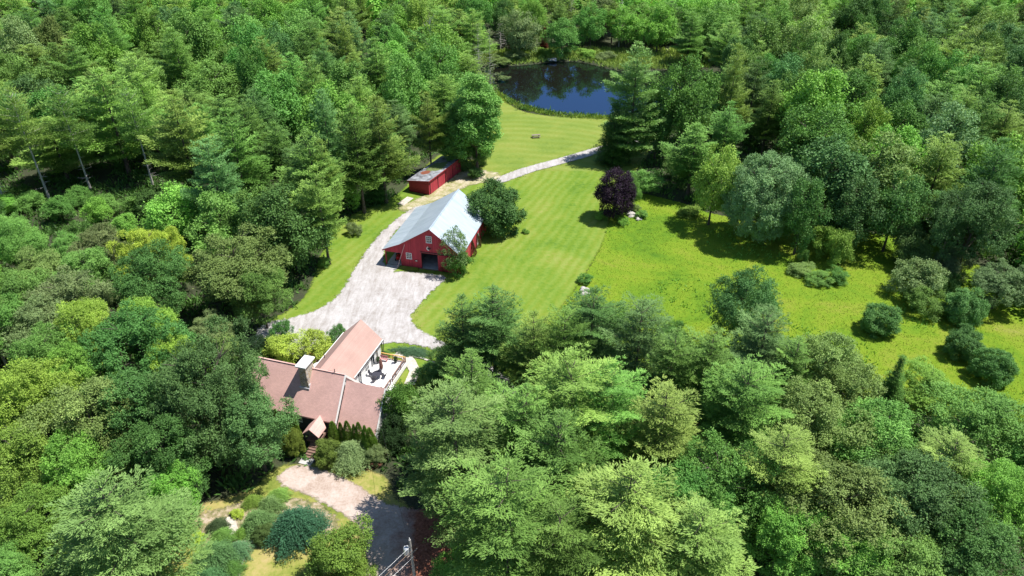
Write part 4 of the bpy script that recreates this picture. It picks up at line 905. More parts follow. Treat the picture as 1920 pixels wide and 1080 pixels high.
pine|163.8|260.6|16.3|10.1|yelp|rightmost yellowish pine in the outer top right of the view
leaf|-168.0|241.5|15.7|12.8|mid|leftmost mid green broadleaf in the outer top left of the view
leaf|-111.4|245.7|19.1|12.5|blue|leftmost blue green broadleaf at the top left of the view
pine|135.1|275.5|16.5|11.6|grn|the one rich green pine in the outer top right of the view
leaf|138.0|248.9|18.6|9.8|blue|second blue green broadleaf from the left in the outer top right of the view
leaf|-77.5|277.9|15.0|15.6|bright|rightmost bright green broadleaf at the top left of the view
pine|58.1|276.9|14.9|12.4|dkp|the one dark green pine along the top edge above the pond
pine|176.1|248.1|16.5|10.5|blu|rightmost blue green pine in the outer top right of the view
pine|-93.2|275.4|16.4|11.1|mid|fourth mid green pine from the left at the top left of the view
leaf|-159.6|271.3|15.1|12.0|blue|the one blue green broadleaf in the outer top left of the view
leaf|186.8|271.5|19.5|14.6|olive|rightmost olive broadleaf in the outer top right of the view
pine|-187.6|268.6|23.9|13.2|mid|leftmost mid green pine in the outer top left of the view
pine|-12.9|245.6|18.5|11.6|yel|rightmost light green pine in the woods left of the pond
leaf|-37.0|263.9|17.3|16.4|dark|the one dark green broadleaf in the woods left of the pond
leaf|116.7|257.8|20.9|14.7|dark|the one dark green broadleaf at the top right of the view
leaf|129.0|266.6|19.4|9.5|dark|leftmost dark green broadleaf in the outer top right of the view
pine|178.1|278.3|18.0|10.5|mid|fourth mid green pine from the left in the outer top right of the view
leaf|72.9|262.7|18.0|15.8|mid|leftmost mid green broadleaf at the top right of the view
pine|-58.1|263.5|21.5|13.8|mid|leftmost mid green pine in the woods left of the pond
pine|-146.3|278.9|17.8|13.6|blu|rightmost blue green pine in the outer top left of the view
pine|80.0|247.8|17.1|11.8|dkp|the one dark green pine at the top right of the view
pine|-14.0|277.4|21.3|9.1|mid|rightmost mid green pine in the woods left of the pond
leaf|-14.3|267.2|20.1|12.3|emer|the one deep green broadleaf in the woods left of the pond
leaf|-41.2|251.9|19.0|14.6|bright|leftmost bright green broadleaf in the woods left of the pond
pine|133.3|242.5|19.1|9.7|yelp|leftmost yellowish pine in the outer top right of the view
leaf|-28.7|242.0|22.5|11.8|limed|the one yellow green broadleaf in the woods left of the pond
pine|-119.1|270.0|21.6|13.5|yel|third light green pine from the left at the top left of the view
pine|-88.9|241.5|20.2|14.6|blu|the one blue green pine at the top left of the view
pine|101.4|246.6|19.6|12.5|yel|third light green pine from the left at the top right of the view
pine|-69.8|248.8|16.0|13.3|grn|leftmost rich green pine at the top left of the view
pine|-55.4|278.1|20.8|9.2|yel|leftmost light green pine in the woods left of the pond
pine|-103.4|253.2|17.9|12.9|mid|third mid green pine from the left at the top left of the view
pine|17.4|275.7|15.0|9.6|mid|the one mid green pine behind the far bank of the pond
pine|-158.4|250.4|14.2|11.2|mid|third mid green pine from the left in the outer top left of the view
leaf|48.3|277.1|14.3|12.0|mid|the one mid green broadleaf behind the far bank of the pond
leaf|72.2|277.0|16.3|14.0|bright|rightmost bright green broadleaf along the top edge above the pond
pine|-138.2|255.3|14.0|13.0|mid|fifth mid green pine from the left in the outer top left of the view
leaf|89.3|256.3|19.0|12.0|mid|rightmost mid green broadleaf at the top right of the view
pine|37.3|277.4|16.8|9.3|yel|rightmost light green pine along the top edge above the pond
pine|27.7|278.1|15.3|10.7|yel|leftmost light green pine along the top edge above the pond
pine|-155.7|262.9|23.0|11.6|grn|leftmost rich green pine in the outer top left of the view
leaf|5.3|281.6|14.6|13.2|bright|leftmost bright green broadleaf along the top edge above the pond
pine|-159.7|285.3|16.6|14.4|yel|rightmost light green pine in the outer top left of the view
leaf|140.7|283.6|17.5|12.9|olive|leftmost olive broadleaf in the outer top right of the view
leaf|159.8|282.9|19.4|11.9|emer|rightmost deep green broadleaf in the outer top right of the view
pine|93.9|283.2|20.4|9.7|mid|third mid green pine from the left at the top right of the view
leaf|192.6|281.1|19.1|11.9|dark|second dark green broadleaf from the left in the outer top right of the view
leaf|34.6|285.8|14.5|12.8|grey|the one grey green broadleaf along the top edge above the pond
pine|-108.7|281.4|17.7|14.0|yel|fifth light green pine from the left at the top left of the view
pine|116.8|281.7|17.7|9.7|yel|fourth light green pine from the left at the top right of the view
pine|-18.8|283.4|17.1|10.0|mid|third mid green pine from the left in the woods left of the pond'''
for line in TABLE.strip().split('\n'):
    kind, x, y, h, w, tone, label = line.split('|'); x, y, h, w = map(float, (x, y, h, w))
    near_ = y < 112
    zs = float(surf(np.array([x]), np.array([y]))[0])
    if kind == 'pine':
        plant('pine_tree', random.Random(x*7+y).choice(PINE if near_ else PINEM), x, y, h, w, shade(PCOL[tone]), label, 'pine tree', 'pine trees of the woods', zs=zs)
    elif kind == 'tall': plant('pine_tree', TALL, x, y, h, w, PCOL[tone], label, 'pine tree', zs=zs)
    elif kind == 'low': plant('broadleaf_tree', ROUND, x, y, h, w, COL[tone], label, 'tree', 'broadleaf trees of the woods', zs=zs)
    elif kind == 'high':
        plant('pine_tree', HIGH, x, y, h, w, shade(PCOL[tone]), label, 'pine tree', 'bare trunked pines of the left woods', zs=zs)
    elif kind == 'leaf':
        src = OAK if (tone == 'oak' and w > 11.5) else random.Random(x*7+y).choice(LEAF if near_ else LEAFM)
        plant('broadleaf_tree', src, x, y, h, w, shade(COL[tone]), label, 'tree', 'broadleaf trees of the woods', zs=zs)
    elif kind == 'column': plant('broadleaf_tree', COLUMN, x, y, h, w, COL[tone], label, 'tree', zs=zs)
    elif kind == 'spruce': plant('spruce_tree', SPRUCE, x, y, h, w, COL[tone], label, 'spruce tree', zs=zs)
    elif kind == 'thinpine': plant('larch_tree', LARCH, x, y, h, w, COL[tone], label, 'larch tree', zs=zs)
# the far woods beyond the counted trees: one mass
FAR = '''l,-67,58,16,12,blue p,-107,69,14,10,mid p,112,70,12,9,mid l,89,66,12,11,mid l,-97,71,15,10,mid l,87,77,13,10,olive l,101,61,11,9,emer l,75,63,12,8,bright l,-92,61,16,10,mid l,-118,70,12,9,olive l,67,51,12,10,olive l,-85,78,15,8,mid l,-77,74,14,10,bright l,-124,75,16,10,mid l,104,77,10,11,olive l,-75,53,15,10,mid l,-83,69,15,10,mid l,119,68,14,9,limed l,-114,64,11,9,mid l,-105,61,16,8,limed l,-113,79,15,10,bright l,-102,79,14,9,emer l,-81,60,15,9,emer p,117,78,10,8,mid p,81,71,11,10,grn p,104,69,12,9,yel l,112,62,10,10,bright l,-75,66,13,8,olive p,97,70,12,8,dkp l,-93,78,14,8,mid p,126,79,13,11,yel l,115,114,19,14,limed l,126,89,10,10,emer l,92,104,18,12,mid l,138,118,16,13,olive l,-109,94,12,8,mid l,-104,87,14,11,mid l,-124,106,13,12,limed l,-93,91,12,8,dark l,-129,119,23,17,mid l,116,86,12,10,bright p,97,113,17,12,grn p,-133,108,11,8,blu p,-136,101,15,9,dkp l,-91,101,15,9,mid p,-104,115,23,12,yel l,133,105,21,16,grey p,92,91,14,9,mid l,-102,106,13,9,dark l,-126,85,16,12,bright l,-118,100,16,9,mid l,-117,114,15,14,dark p,101,89,12,10,grn l,118,99,10,10,limed l,-115,88,11,8,mid l,-144,117,17,18,mid l,-132,92,13,8,dark l,110,95,11,11,limed l,105,104,20,11,emer l,94,84,10,9,bright l,-111,106,15,11,limed l,98,97,14,10,bright l,-101,97,13,9,bright l,149,116,17,15,dark l,-95,109,14,8,mid l,-121,91,12,9,olive p,126,113,17,11,yel l,-142,106,12,9,bright l,-95,85,15,9,dark p,134,90,10,10,grn p,125,97,11,10,mid p,120,140,17,11,yel l,132,151,21,13,emer p,152,145,17,12,mid l,117,124,17,12,bright p,-165,151,22,13,mid l,-144,138,15,13,olive l,-135,152,23,12,dark p,131,137,16,10,yel p,154,156,18,12,mid p,172,159,19,10,mid l,141,143,16,13,limed p,-126,142,23,14,blu l,106,123,19,13,olive p,-147,150,14,11,dkp p,115,134,21,10,yel l,-120,129,20,13,olive p,-149,160,21,10,grn p,159,149,20,10,mid l,-159,141,17,14,bright l,147,132,17,13,limed l,143,154,16,13,emer l,162,139,21,10,mid p,128,128,18,11,mid p,-137,127,16,11,yelp p,168,151,17,12,mid l,-153,126,21,14,mid p,153,125,21,9,mid l,-173,158,20,13,mid p,-116,141,15,11,mid p,134,175,17,11,grn l,181,190,19,13,mid l,-185,184,20,18,mid p,150,168,19,11,yelp p,176,175,17,14,yel l,193,200,20,12,mid p,-157,193,16,13,yel p,156,178,20,13,yel p,164,169,17,11,dkp l,-143,172,17,12,dark l,167,191,19,14,limed p,-162,163,19,14,dkp l,-159,181,14,11,mid l,141,163,18,11,blue p,-180,170,15,9,yel l,-198,197,14,17,olive l,-170,171,16,11,blue p,-180,197,17,12,mid p,144,176,20,11,blu p,-168,198,21,11,blu p,-137,163,16,12,grn p,-167,186,15,12,yel p,156,196,20,12,dkp l,189,182,17,16,blue l,-150,187,20,12,dark l,174,199,19,14,emer l,179,164,18,12,emer p,-152,167,18,9,mid p,-194,216,21,11,mid l,177,208,20,11,blue l,-188,228,24,14,blue l,-209,214,19,15,limed p,158,212,21,11,dkp l,175,225,16,15,emer l,-161,211,15,16,emer l,186,230,18,14,blue l,197,236,18,14,blue p,222,237,20,11,grn l,186,218,18,14,olive l,213,219,17,11,olive p,-213,236,18,12,mid p,-181,208,18,12,grn p,210,234,19,10,yel l,-199,231,15,13,emer l,201,221,16,16,emer p,-209,225,17,13,yel l,205,204,18,15,mid l,-222,232,21,12,emer l,170,216,17,12,mid p,-200,209,21,11,mid l,162,203,17,10,olive p,-174,217,19,13,yel p,-173,227,15,13,grn l,-179,238,21,14,emer p,219,227,18,12,yel p,162,221,19,11,dkp p,-212,256,20,13,mid l,-230,271,23,17,mid l,210,279,18,14,emer p,221,268,17,11,blu p,-216,277,21,11,blu l,-201,251,15,13,bright p,-187,245,24,11,mid p,-241,263,23,14,grn p,-220,243,16,14,yelp l,234,274,20,14,dark l,229,256,16,15,emer p,196,246,20,12,blu p,-207,278,19,12,yel p,-246,275,21,16,yel p,-207,266,19,12,mid l,198,261,18,11,blue l,220,251,20,11,emer l,-230,256,19,16,mid l,209,253,20,13,mid l,240,262,18,10,mid l,208,268,18,12,mid p,-191,254,15,11,yel p,-219,266,23,13,blu l,197,273,17,12,blue p,182,241,20,10,dkp l,213,243,19,14,olive p,187,251,19,11,mid p,-120,293,15,16,yel p,-173,289,14,11,yel p,-137,318,16,14,grn p,260,310,17,11,yel l,6,312,14,14,emer p,-1,289,18,11,yel l,-36,308,17,10,bright l,123,291,16,12,mid l,-117,313,20,11,dark p,-145,298,19,13,yelp p,-76,299,15,11,mid l,217,307,18,15,mid l,-236,296,20,18,mid p,164,317,21,10,dkp p,-195,313,24,9,mid l,-167,302,17,10,mid l,126,301,21,9,dark p,234,302,16,14,yelp p,60,319,15,12,yel l,147,316,19,14,mid p,-223,303,23,14,yel p,111,291,17,12,mid l,75,309,17,13,mid l,135,293,18,12,mid l,-26,318,24,15,limed p,21,292,15,11,yel p,-85,298,22,11,yel l,-12,290,22,14,mid p,88,302,19,13,dkp l,29,314,15,16,olive p,163,294,21,10,mid l,118,319,19,11,dark p,-229,284,23,11,mid l,-207,293,17,18,mid p,53,298,18,10,yelp p,-161,315,22,14,mid l,174,308,20,14,emer p,-250,307,23,12,grn p,114,310,21,10,blu l,-49,292,19,18,emer l,183,289,20,14,olive l,52,286,14,10,bright p,-190,289,16,14,yel p,-202,308,20,10,yelp p,9,293,14,11,dkp p,142,302,19,12,yel l,-19,302,16,12,blue p,-55,306,22,15,yel l,-110,299,21,14,bright p,-92,288,19,15,mid l,-242,317,22,11,olive p,-33,289,21,15,dkp l,157,308,16,12,emer l,-223,316,24,10,olive l,57,308,17,12,mid p,-186,311,23,12,mid p,246,308,17,12,yel l,231,290,19,13,dark p,-128,304,18,11,yelp l,67,298,18,10,bright p,38,302,14,10,yel l,108,301,19,12,dark p,98,299,19,9,dkp p,-88,311,22,12,yelp p,205,310,20,12,yel p,15,308,18,9,yelp p,178,318,20,11,grn l,-104,313,20,10,mid l,-174,316,24,11,mid l,-79,288,15,10,emer p,-236,310,18,11,mid p,-96,300,23,14,yel p,-221,292,21,13,dkp l,40,312,19,13,bright l,-52,318,22,12,dark p,-2,303,18,14,mid p,174,296,18,13,blu p,-66,296,21,11,grn l,197,298,20,15,dark p,251,281,18,11,dkp p,18,300,14,10,mid p,-155,304,16,13,yel p,212,318,16,11,mid p,131,308,17,10,grn p,49,317,14,12,mid p,189,315,20,12,blu p,-260,301,20,10,mid l,-72,312,21,19,blue l,-270,315,19,15,bright p,102,291,18,11,grn l,134,317,21,12,blue p,-15,316,16,13,mid p,-69,286,23,15,blu l,-142,308,21,14,limed p,-42,317,18,12,yel l,80,291,15,15,olive l,-131,290,18,11,bright p,91,318,17,15,yel p,-212,314,20,12,yelp l,204,288,19,12,blue p,186,301,17,11,mid p,234,316,17,14,yel p,-23,292,21,11,grn p,223,315,19,13,grn l,218,291,17,14,emer p,-252,293,22,15,yel l,60,287,14,10,bright l,-44,303,14,11,limed p,102,311,19,11,dkp l,149,291,17,15,mid p,-97,319,18,11,mid p,-255,316,20,12,mid p,270,313,20,13,mid p,259,293,20,11,yel l,252,318,20,10,blue l,246,296,16,13,blue l,224,298,19,10,olive p,-181,302,21,12,blu p,117,298,17,10,mid l,208,298,18,10,olive p,-30,301,23,11,mid p,-151,313,21,11,mid p,151,301,19,10,grn l,69,287,15,12,mid l,-194,302,15,16,dark l,14,319,19,10,mid l,263,301,18,10,dark l,46,293,16,12,bright l,-166,294,14,10,limed p,241,329,20,11,mid l,91,336,18,11,emer l,197,338,19,14,blue p,-101,353,19,12,mid l,289,349,18,13,olive l,-107,335,18,12,emer l,186,329,17,16,emer p,-73,336,20,13,dkp p,-208,351,16,11,blu l,-24,353,17,13,olive p,-38,333,16,17,blu l,182,342,21,13,dark p,-239,356,24,13,mid p,-152,335,23,12,yel l,78,347,17,14,mid p,-15,345,17,11,yel l,144,338,18,14,dark p,116,333,18,10,grn l,159,350,19,13,mid l,99,344,21,15,mid p,-273,353,23,15,yel l,205,330,20,11,mid l,223,353,17,11,dark p,-129,356,18,13,blu p,67,350,18,12,blu l,242,341,17,10,blue l,77,322,18,11,bright p,-22,334,18,14,yel p,31,358,19,13,mid p,-140,343,18,15,yel l,262,341,19,13,blue l,196,324,21,13,blue l,187,355,17,10,olive p,-68,355,21,11,mid p,-117,324,14,15,mid p,-281,338,18,12,grn p,-149,356,22,11,grn l,-168,348,22,13,limed p,-186,342,19,15,mid l,48,343,17,10,bright p,-55,328,22,14,yel l,6,342,17,15,emer p,62,331,14,13,mid p,-128,339,18,12,blu l,156,333,18,14,emer p,251,339,20,10,mid l,-90,328,15,13,mid p,-197,323,19,10,mid p,278,326,16,11,mid l,-226,338,24,15,bright l,38,336,15,14,dark p,284,336,21,9,blu l,-47,342,21,13,mid p,265,357,17,10,grn p,216,330,19,10,mid p,8,327,16,12,yel p,104,325,18,11,grn p,-266,333,17,13,yelp l,127,350,19,10,olive l,-253,356,17,15,limed p,-297,357,18,14,yel l,-251,330,17,17,olive p,87,359,18,14,yel p,18,331,18,11,blu p,108,358,17,11,yel l,-11,336,21,14,limed p,-80,357,22,12,yel l,227,329,18,15,olive p,-139,331,21,10,mid l,-83,343,15,11,limed l,-44,351,16,10,bright l,26,342,16,11,mid l,151,358,18,12,emer p,112,348,18,10,mid p,-181,331,22,16,yelp p,-196,349,17,17,yel l,257,326,17,13,mid l,29,326,16,12,mid p,-163,326,14,11,mid p,43,326,16,11,yelp p,-216,341,23,10,mid p,208,357,18,13,grn p,-285,350,14,13,blu l,-211,333,20,12,mid p,81,336,14,10,yel p,-262,351,21,11,mid l,137,353,18,13,dark l,275,342,21,13,blue l,-60,346,21,19,blue p,233,358,16,12,mid l,172,327,19,12,blue p,203,349,20,11,dkp l,-118,348,16,17,mid l,168,343,19,14,dark p,146,327,20,11,mid l,-239,346,20,10,limed p,166,358,18,12,mid p,125,338,19,11,blu p,57,357,16,12,grn l,-205,340,24,11,dark p,12,351,19,11,yel l,224,338,20,10,mid p,39,354,16,10,yel l,275,357,20,11,mid p,246,356,19,14,grn p,212,342,18,11,dkp l,-219,326,16,12,mid p,-35,357,21,12,yelp l,122,359,17,11,blue p,176,352,20,11,mid l,2,334,16,9,mid p,69,338,19,11,yel p,-100,342,14,12,mid l,-177,357,16,15,bright p,-169,337,20,13,yel p,-196,335,15,13,yel p,-228,352,24,13,yel p,137,328,19,12,yelp p,-13,326,14,11,mid p,-90,356,19,12,dkp l,4,358,14,14,dark l,-230,323,21,12,blue l,125,326,18,12,blue p,246,323,16,9,yelp l,-68,325,16,16,limed l,97,358,18,11,emer p,-275,330,21,11,yel p,-188,358,18,11,yel p,-151,326,19,12,dkp p,-77,349,21,9,mid l,-36,347,23,14,bright p,294,359,19,13,dkp p,-129,325,24,16,yel l,255,348,21,11,mid l,134,344,17,13,emer p,51,333,14,14,yel l,58,340,15,12,blue p,267,330,20,11,mid p,-81,325,19,12,grn l,-55,357,20,10,mid p,195,358,18,13,mid p,-219,358,23,14,yel p,268,322,18,10,dkp p,-140,357,17,11,grn p,-101,326,22,9,grn p,175,336,16,9,yel p,-159,358,19,12,mid l,149,347,20,12,blue l,74,358,17,14,olive p,162,326,20,11,dkp p,-5,322,19,12,yel p,-159,347,19,10,mid p,-11,358,22,13,grn p,-238,336,19,14,grn l,21,350,17,11,bright l,234,347,17,13,mid l,-204,378,15,15,bright p,-160,391,21,13,yel p,-244,388,24,14,mid l,10,392,16,10,mid l,61,392,19,11,dark p,-11,381,16,12,yel p,139,390,17,10,yel l,227,367,19,12,emer p,212,391,18,11,blu l,143,364,16,10,dark p,-55,380,22,12,dkp p,-84,396,15,13,blu l,-305,378,16,14,blue p,-192,376,23,12,mid p,4,381,19,12,mid p,-230,387,16,13,yel l,-254,373,23,10,bright l,273,396,20,10,blue l,119,379,19,14,mid p,-168,376,17,9,grn l,12,369,19,12,limed p,-293,393,21,16,yel p,186,391,21,14,yel p,213,369,18,13,yel p,-91,371,14,15,blu l,173,368,21,14,dark l,-107,367,17,14,emer p,97,392,17,11,grn p,-212,369,18,14,yelp l,252,367,16,15,emer l,167,382,21,13,blue l,303,391,19,14,olive p,-63,365,16,14,grn p,-177,377,16,12,mid l,59,375,17,14,emer l,224,378,18,15,mid l,33,378,16,11,emer p,315,395,17,13,blu l,50,367,17,13,mid l,290,372,16,9,dark l,281,386,18,13,blue p,161,397,19,11,yel l,49,398,15,14,dark l,-202,390,23,11,mid l,84,398,18,14,bright p,250,395,20,10,mid p,-16,398,23,14,dkp l,-68,393,18,14,olive p,243,379,20,12,yel p,-38,370,22,14,yel l,138,380,17,11,blue l,84,377,15,15,mid p,-249,398,16,15,yel p,-143,393,24,12,yelp p,-245,365,19,11,mid l,19,378,17,16,bright l,240,365,17,13,emer p,-191,397,15,13,yel p,-274,393,18,17,grn p,150,387,18,10,mid p,-176,397,24,12,grn l,-287,376,18,12,mid l,-3,372,15,13,mid p,-119,375,21,16,mid l,279,371,20,10,dark p,130,389,18,11,dkp p,-130,387,16,11,yel p,-44,389,24,11,mid p,-51,397,17,12,grn l,-111,389,21,11,mid p,255,382,20,9,mid p,-272,366,23,14,mid l,111,393,20,11,dark l,104,368,21,13,blue p,239,396,18,10,yel l,-157,369,18,13,mid p,23,391,16,12,yelp p,197,396,17,13,mid l,177,397,20,12,blue p,49,381,14,14,yel p,-168,367,24,13,dkp l,-230,372,23,16,mid p,260,390,19,12,mid p,265,376,19,13,yel p,-170,387,20,13,dkp l,108,379,18,14,mid l,94,381,15,11,mid p,-17,373,19,12,yel l,291,383,18,15,emer l,223,396,19,14,olive p,-28,377,17,13,yel p,-102,397,18,10,mid p,-261,389,22,11,mid l,-203,361,18,13,mid l,303,378,19,14,olive p,-318,398,24,14,yelp p,-20,387,15,11,mid p,76,369,16,9,mid p,158,368,16,12,mid l,-6,396,17,11,mid l,202,383,20,10,limed p,-84,382,20,12,dkp l,-75,368,24,14,blue l,40,389,15,11,emer p,-152,384,18,12,mid p,-214,395,18,16,yel p,234,379,19,9,grn l,185,366,19,12,limed p,-285,365,21,10,dkp p,-103,383,21,11,blu p,114,368,18,11,mid l,120,389,16,12,olive p,-92,389,17,14,mid p,-143,372,19,10,blu l,-22,364,23,12,mid p,-50,371,18,13,grn p,-35,386,20,11,yel l,195,372,21,11,emer l,285,396,20,13,mid p,181,376,19,13,grn p,-117,398,19,10,blu p,312,382,17,11,yel p,137,371,20,10,mid l,32,368,16,11,olive p,72,398,16,13,yel p,-259,397,22,10,blu l,32,397,14,13,emer p,21,366,18,11,grn p,-310,390,18,13,yelp l,-28,399,24,14,bright l,4,398,18,10,dark p,69,383,14,11,dkp l,148,374,18,17,emer p,68,371,17,12,dkp p,-274,378,15,15,mid p,-118,363,19,14,mid p,-302,369,15,10,yel p,-130,366,16,10,yel l,-233,396,16,12,olive p,-217,381,17,11,dkp l,149,396,19,14,blue p,93,370,19,12,mid l,40,363,14,12,bright l,244,388,17,10,mid l,272,382,20,10,dark l,-141,381,23,13,mid l,219,361,18,11,mid p,-2,389,15,11,mid p,-69,380,22,15,mid l,-152,398,21,12,emer p,203,367,16,12,dkp l,88,387,15,11,bright p,-185,385,16,16,dkp p,-260,366,19,10,blu p,78,389,19,11,yelp l,132,398,18,13,mid l,304,365,18,10,emer l,-129,397,23,13,mid p,-121,387,21,12,yelp p,-246,378,23,11,grn p,178,384,20,9,grn'''
lod = {'p': [], 'l': []}
for i in range(2):
    cm, _ = pine_crown('tmp', 20., 11., .3, 12, 4, .2, tuft=1.1, step=1.0, k=3, irr=.5, prof=.65); lod['p'].append(cm)
    lod['l'].append(leaf_crown('tmp', 16., 12., .15, 44, 12, 4, .8, .3, .3, .15, rough=.4))
def arr(me):
    v = np.empty(len(me.vertices)*3, np.float32); me.vertices.foreach_get('co', v); a = np.empty(len(me.vertices), np.float32); me.attributes['tint'].data.foreach_get('value', a)
    return v.reshape(-1, 3), a
lod = {k: [arr(m_) for m_ in v] for k, v in lod.items()}
acc = {'p': ([], []), 'l': ([], [])}
for i, s_ in enumerate(FAR.split()):
    k, x, y, h, w, tone = s_.split(','); x, y, h, w = map(float, (x, y, h, w))
    if tone in ('lime',): continue
    v, a = lod[k][i % 2]; q = rng.uniform(0, 6.28); sc = w/(11. if k == 'p' else 12.); hz = h/(20. if k == 'p' else 16.)
    V = np.stack([(v[:, 0]*math.cos(q)-v[:, 1]*math.sin(q))*sc+x, (v[:, 0]*math.sin(q)+v[:, 1]*math.cos(q))*sc+y, v[:, 2]*hz+float(surf(np.array([x]), np.array([y]))[0])], 1)
    acc[k][0].append(V); acc[k][1].append(a+rng.normal(0, .16))
for k, nm, col in (('p', 'distant_pine_woods', PCOL['yel']), ('l', 'distant_broadleaf_woods', COL['bright'])):
    V = np.concatenate(acc[k][0]); A = np.concatenate(acc[k][1])
    o = put(mesh_np(nm, V, np.arange(len(V)).reshape(-1, 4), dict(tint=A)), nm, M['leaf']); o.color = (*col, 1)
    tag(o, 'far ' + ('pine' if k == 'p' else 'broadleaf') + ' woods closing the top of the view', 'woods', kind='stuff')
# ------------------------------------------------------------------ garden and meadow plants placed one by one
def bush(x, y, h, w, col, label, src=None, name='shrub', cat='shrub', group=None, rz=None):
    me = src or BUSH[rng.integers(4)]
    H0, W0 = (5., 6.) if me in BUSH else (5., 5.5) if me in DENSE else (5.5, 2.0) if me in CONE else (4., 7.)
    o = bpy.data.objects.new(name, me); C.objects.link(o); o.location = (x, y, 0); o.scale = (w/W0, w/W0, h/H0); o.rotation_euler = (0, 0, rng.uniform(0, 6.28) if rz is None else rz)
    o.color = (*col, 1); tag(o, label, cat, group); return o
def pb(u, v, h, w, col, label, **k):       # (u, v): where the plant stands
    x, y = at(u, v); return bush(x, y, h, w, col, label, **k)
G1, G2, G3 = COL['mid'], COL['dark'], COL['bright']
def small_tree(u, v, h, w, src, col, label, name='broadleaf_tree', cat='tree'):
    x, y = at(u, v); return plant(name, src, x, y, h, w, col, label, cat)
small_tree(1150, 409, 10.8, 7.2, (leaf_crown('copper_foliage', 11., 7., .0, 90, 34, 7, .24, .1, 0, .14, rough=.16), wood_mesh('tree_wood', 11., .2, 'leaf', 7.), 11., 7.), (.034, .019, .036), 'dark purple leaved copper tree standing alone on the lawn', 'copper_tree')
small_tree(1176, 398, 9.3, 4.6, (LEAF[2][0], LEAF[2][1], 16., 12.), COL['mid'], 'green tree half hidden behind the purple leaved copper tree')
pb(926, 430, 9.4, 11.6, (.075, .17, .036), 'large dark round tree leaning over the back corner of the barn', src=DENSE[0], name='apple_tree', cat='tree')
small_tree(856, 512, 9.5, 5.6, (leaf_crown('wispy_foliage', 9., 6., .12, 34, 26, 6, .20, .4, .2, .15, rough=.5), wood_mesh('tree_wood', 9., .12, 'leaf', 6.), 9., 6.), (.17, .30, .085), 'wispy pale green young tree against the metal barn roof')
pb(862, 514, 4.4, 4.6, (.11, .27, .032), 'bright green bush at the front right corner of the barn')
pb(838, 505, 4.2, 2.6, (.12, .13, .035), 'brownish green bush touching the barn front wall', src=CONE[1])
pb(884, 478, 3.3, 2.2, (.14, .085, .035), 'reddish brown vine shrub along the right wall of the barn', src=CONE[0])
pb(893, 462, 3.0, 2.0, (.12, .10, .03), 'short vine shrub further back along the barn side wall', src=CONE[1])
pb(892, 335, 2.6, 3.4, G2, 'small dark bush between the red shed and the round tree')
pb(985, 437, .8, 1.6, G3, 'tiny green tuft of bush on the mown lawn beside the barn')
pb(665, 440, 2.4, 3.2, COL['grey'], 'small grey green bush on the grass strip')
pb(611, 500, 1.8, 2.2, G1, 'small dark bush at the lower edge of the grass strip')
pb(1098, 530, 1.5, 2.7, COL['emer'], 'round bush just behind the small rock in the meadow')
pb(1128, 412, 2.0, 2.6, G3, 'low green bush at the left foot of the copper tree')
for u, v, w, c, l in ((1168, 422, 2.6, G3, 'low green bush in the rock garden nearest the copper tree'), (1203, 408, 2.6, G1, 'low bush at the right end of the rock garden'), (1190, 396, 2.4, COL['olive'], 'low bush behind the rocks right of the copper tree')):
    pb(u, v, 1.5, w, c, l)
# meadow
pb(1556, 492, 6.6, 6.4, COL['limed'], 'young light green tree standing alone in the meadow corner', name='sapling', cat='young tree')
for u, v, h, w, c, l in ((1500, 512, 1.6, 4.6, COL['olive'], 'leftmost low bush in the patch below the young meadow tree'), (1535, 530, 1.8, 4.6, COL['mid'], 'middle low bush in the patch below the young meadow tree'), (1568, 528, 2.2, 4.0, COL['emer'], 'rightmost low bush in the patch below the young meadow tree'), (1505, 490, 2.4, 2.0, COL['mid'], 'small upright bush left of the young meadow tree'), (1292, 402, 1.3, 5.0, COL['limed'], 'low yellowish brush at the edge of the tree shade')):
    pb(u, v, h, w, c, l)
pb(1698, 500, 7.2, 7.4, (.13, .26, .06), 'green bushy tree topping the grey green thicket in the meadow', name='bushy_tree', cat='tree')
pb(1715, 555, 6.4, 8.2, COL['grey'], 'grey green thicket bush at the middle of the meadow edge')
pb(1728, 585, 4.2, 6.2, COL['mid'], 'lower green bush at the foot of the grey green thicket')
pb(1770, 520, 5.2, 7.0, (.16, .225, .095), 'pale grey green bush right of the thicket below the dead tree')
pb(1768, 545, 3.4, 5.0, G2, 'dark bush at the right foot of the thicket')
RB = 'round dark shrubs scattered over the right end of the meadow'
pb(1645, 622, 4.8, 5.6, (.12, .27, .06), 'round dark shrub standing alone in the open meadow', src=DENSE[0], group=RB)
pb(1800, 602, 5.8, 6.0, (.13, .29, .07), 'topmost of the three round shrubs in a row at the right of the meadow', src=DENSE[1], group=RB)
pb(1800, 667, 4.8, 5.2, (.11, .25, .06), 'middle of the three round shrubs in a row at the right of the meadow', src=DENSE[0], group=RB)
pb(1855, 711, 4.8, 5.6, (.10, .24, .05), 'lowest of the three round shrubs in a row at the right of the meadow', src=DENSE[1], group=RB)
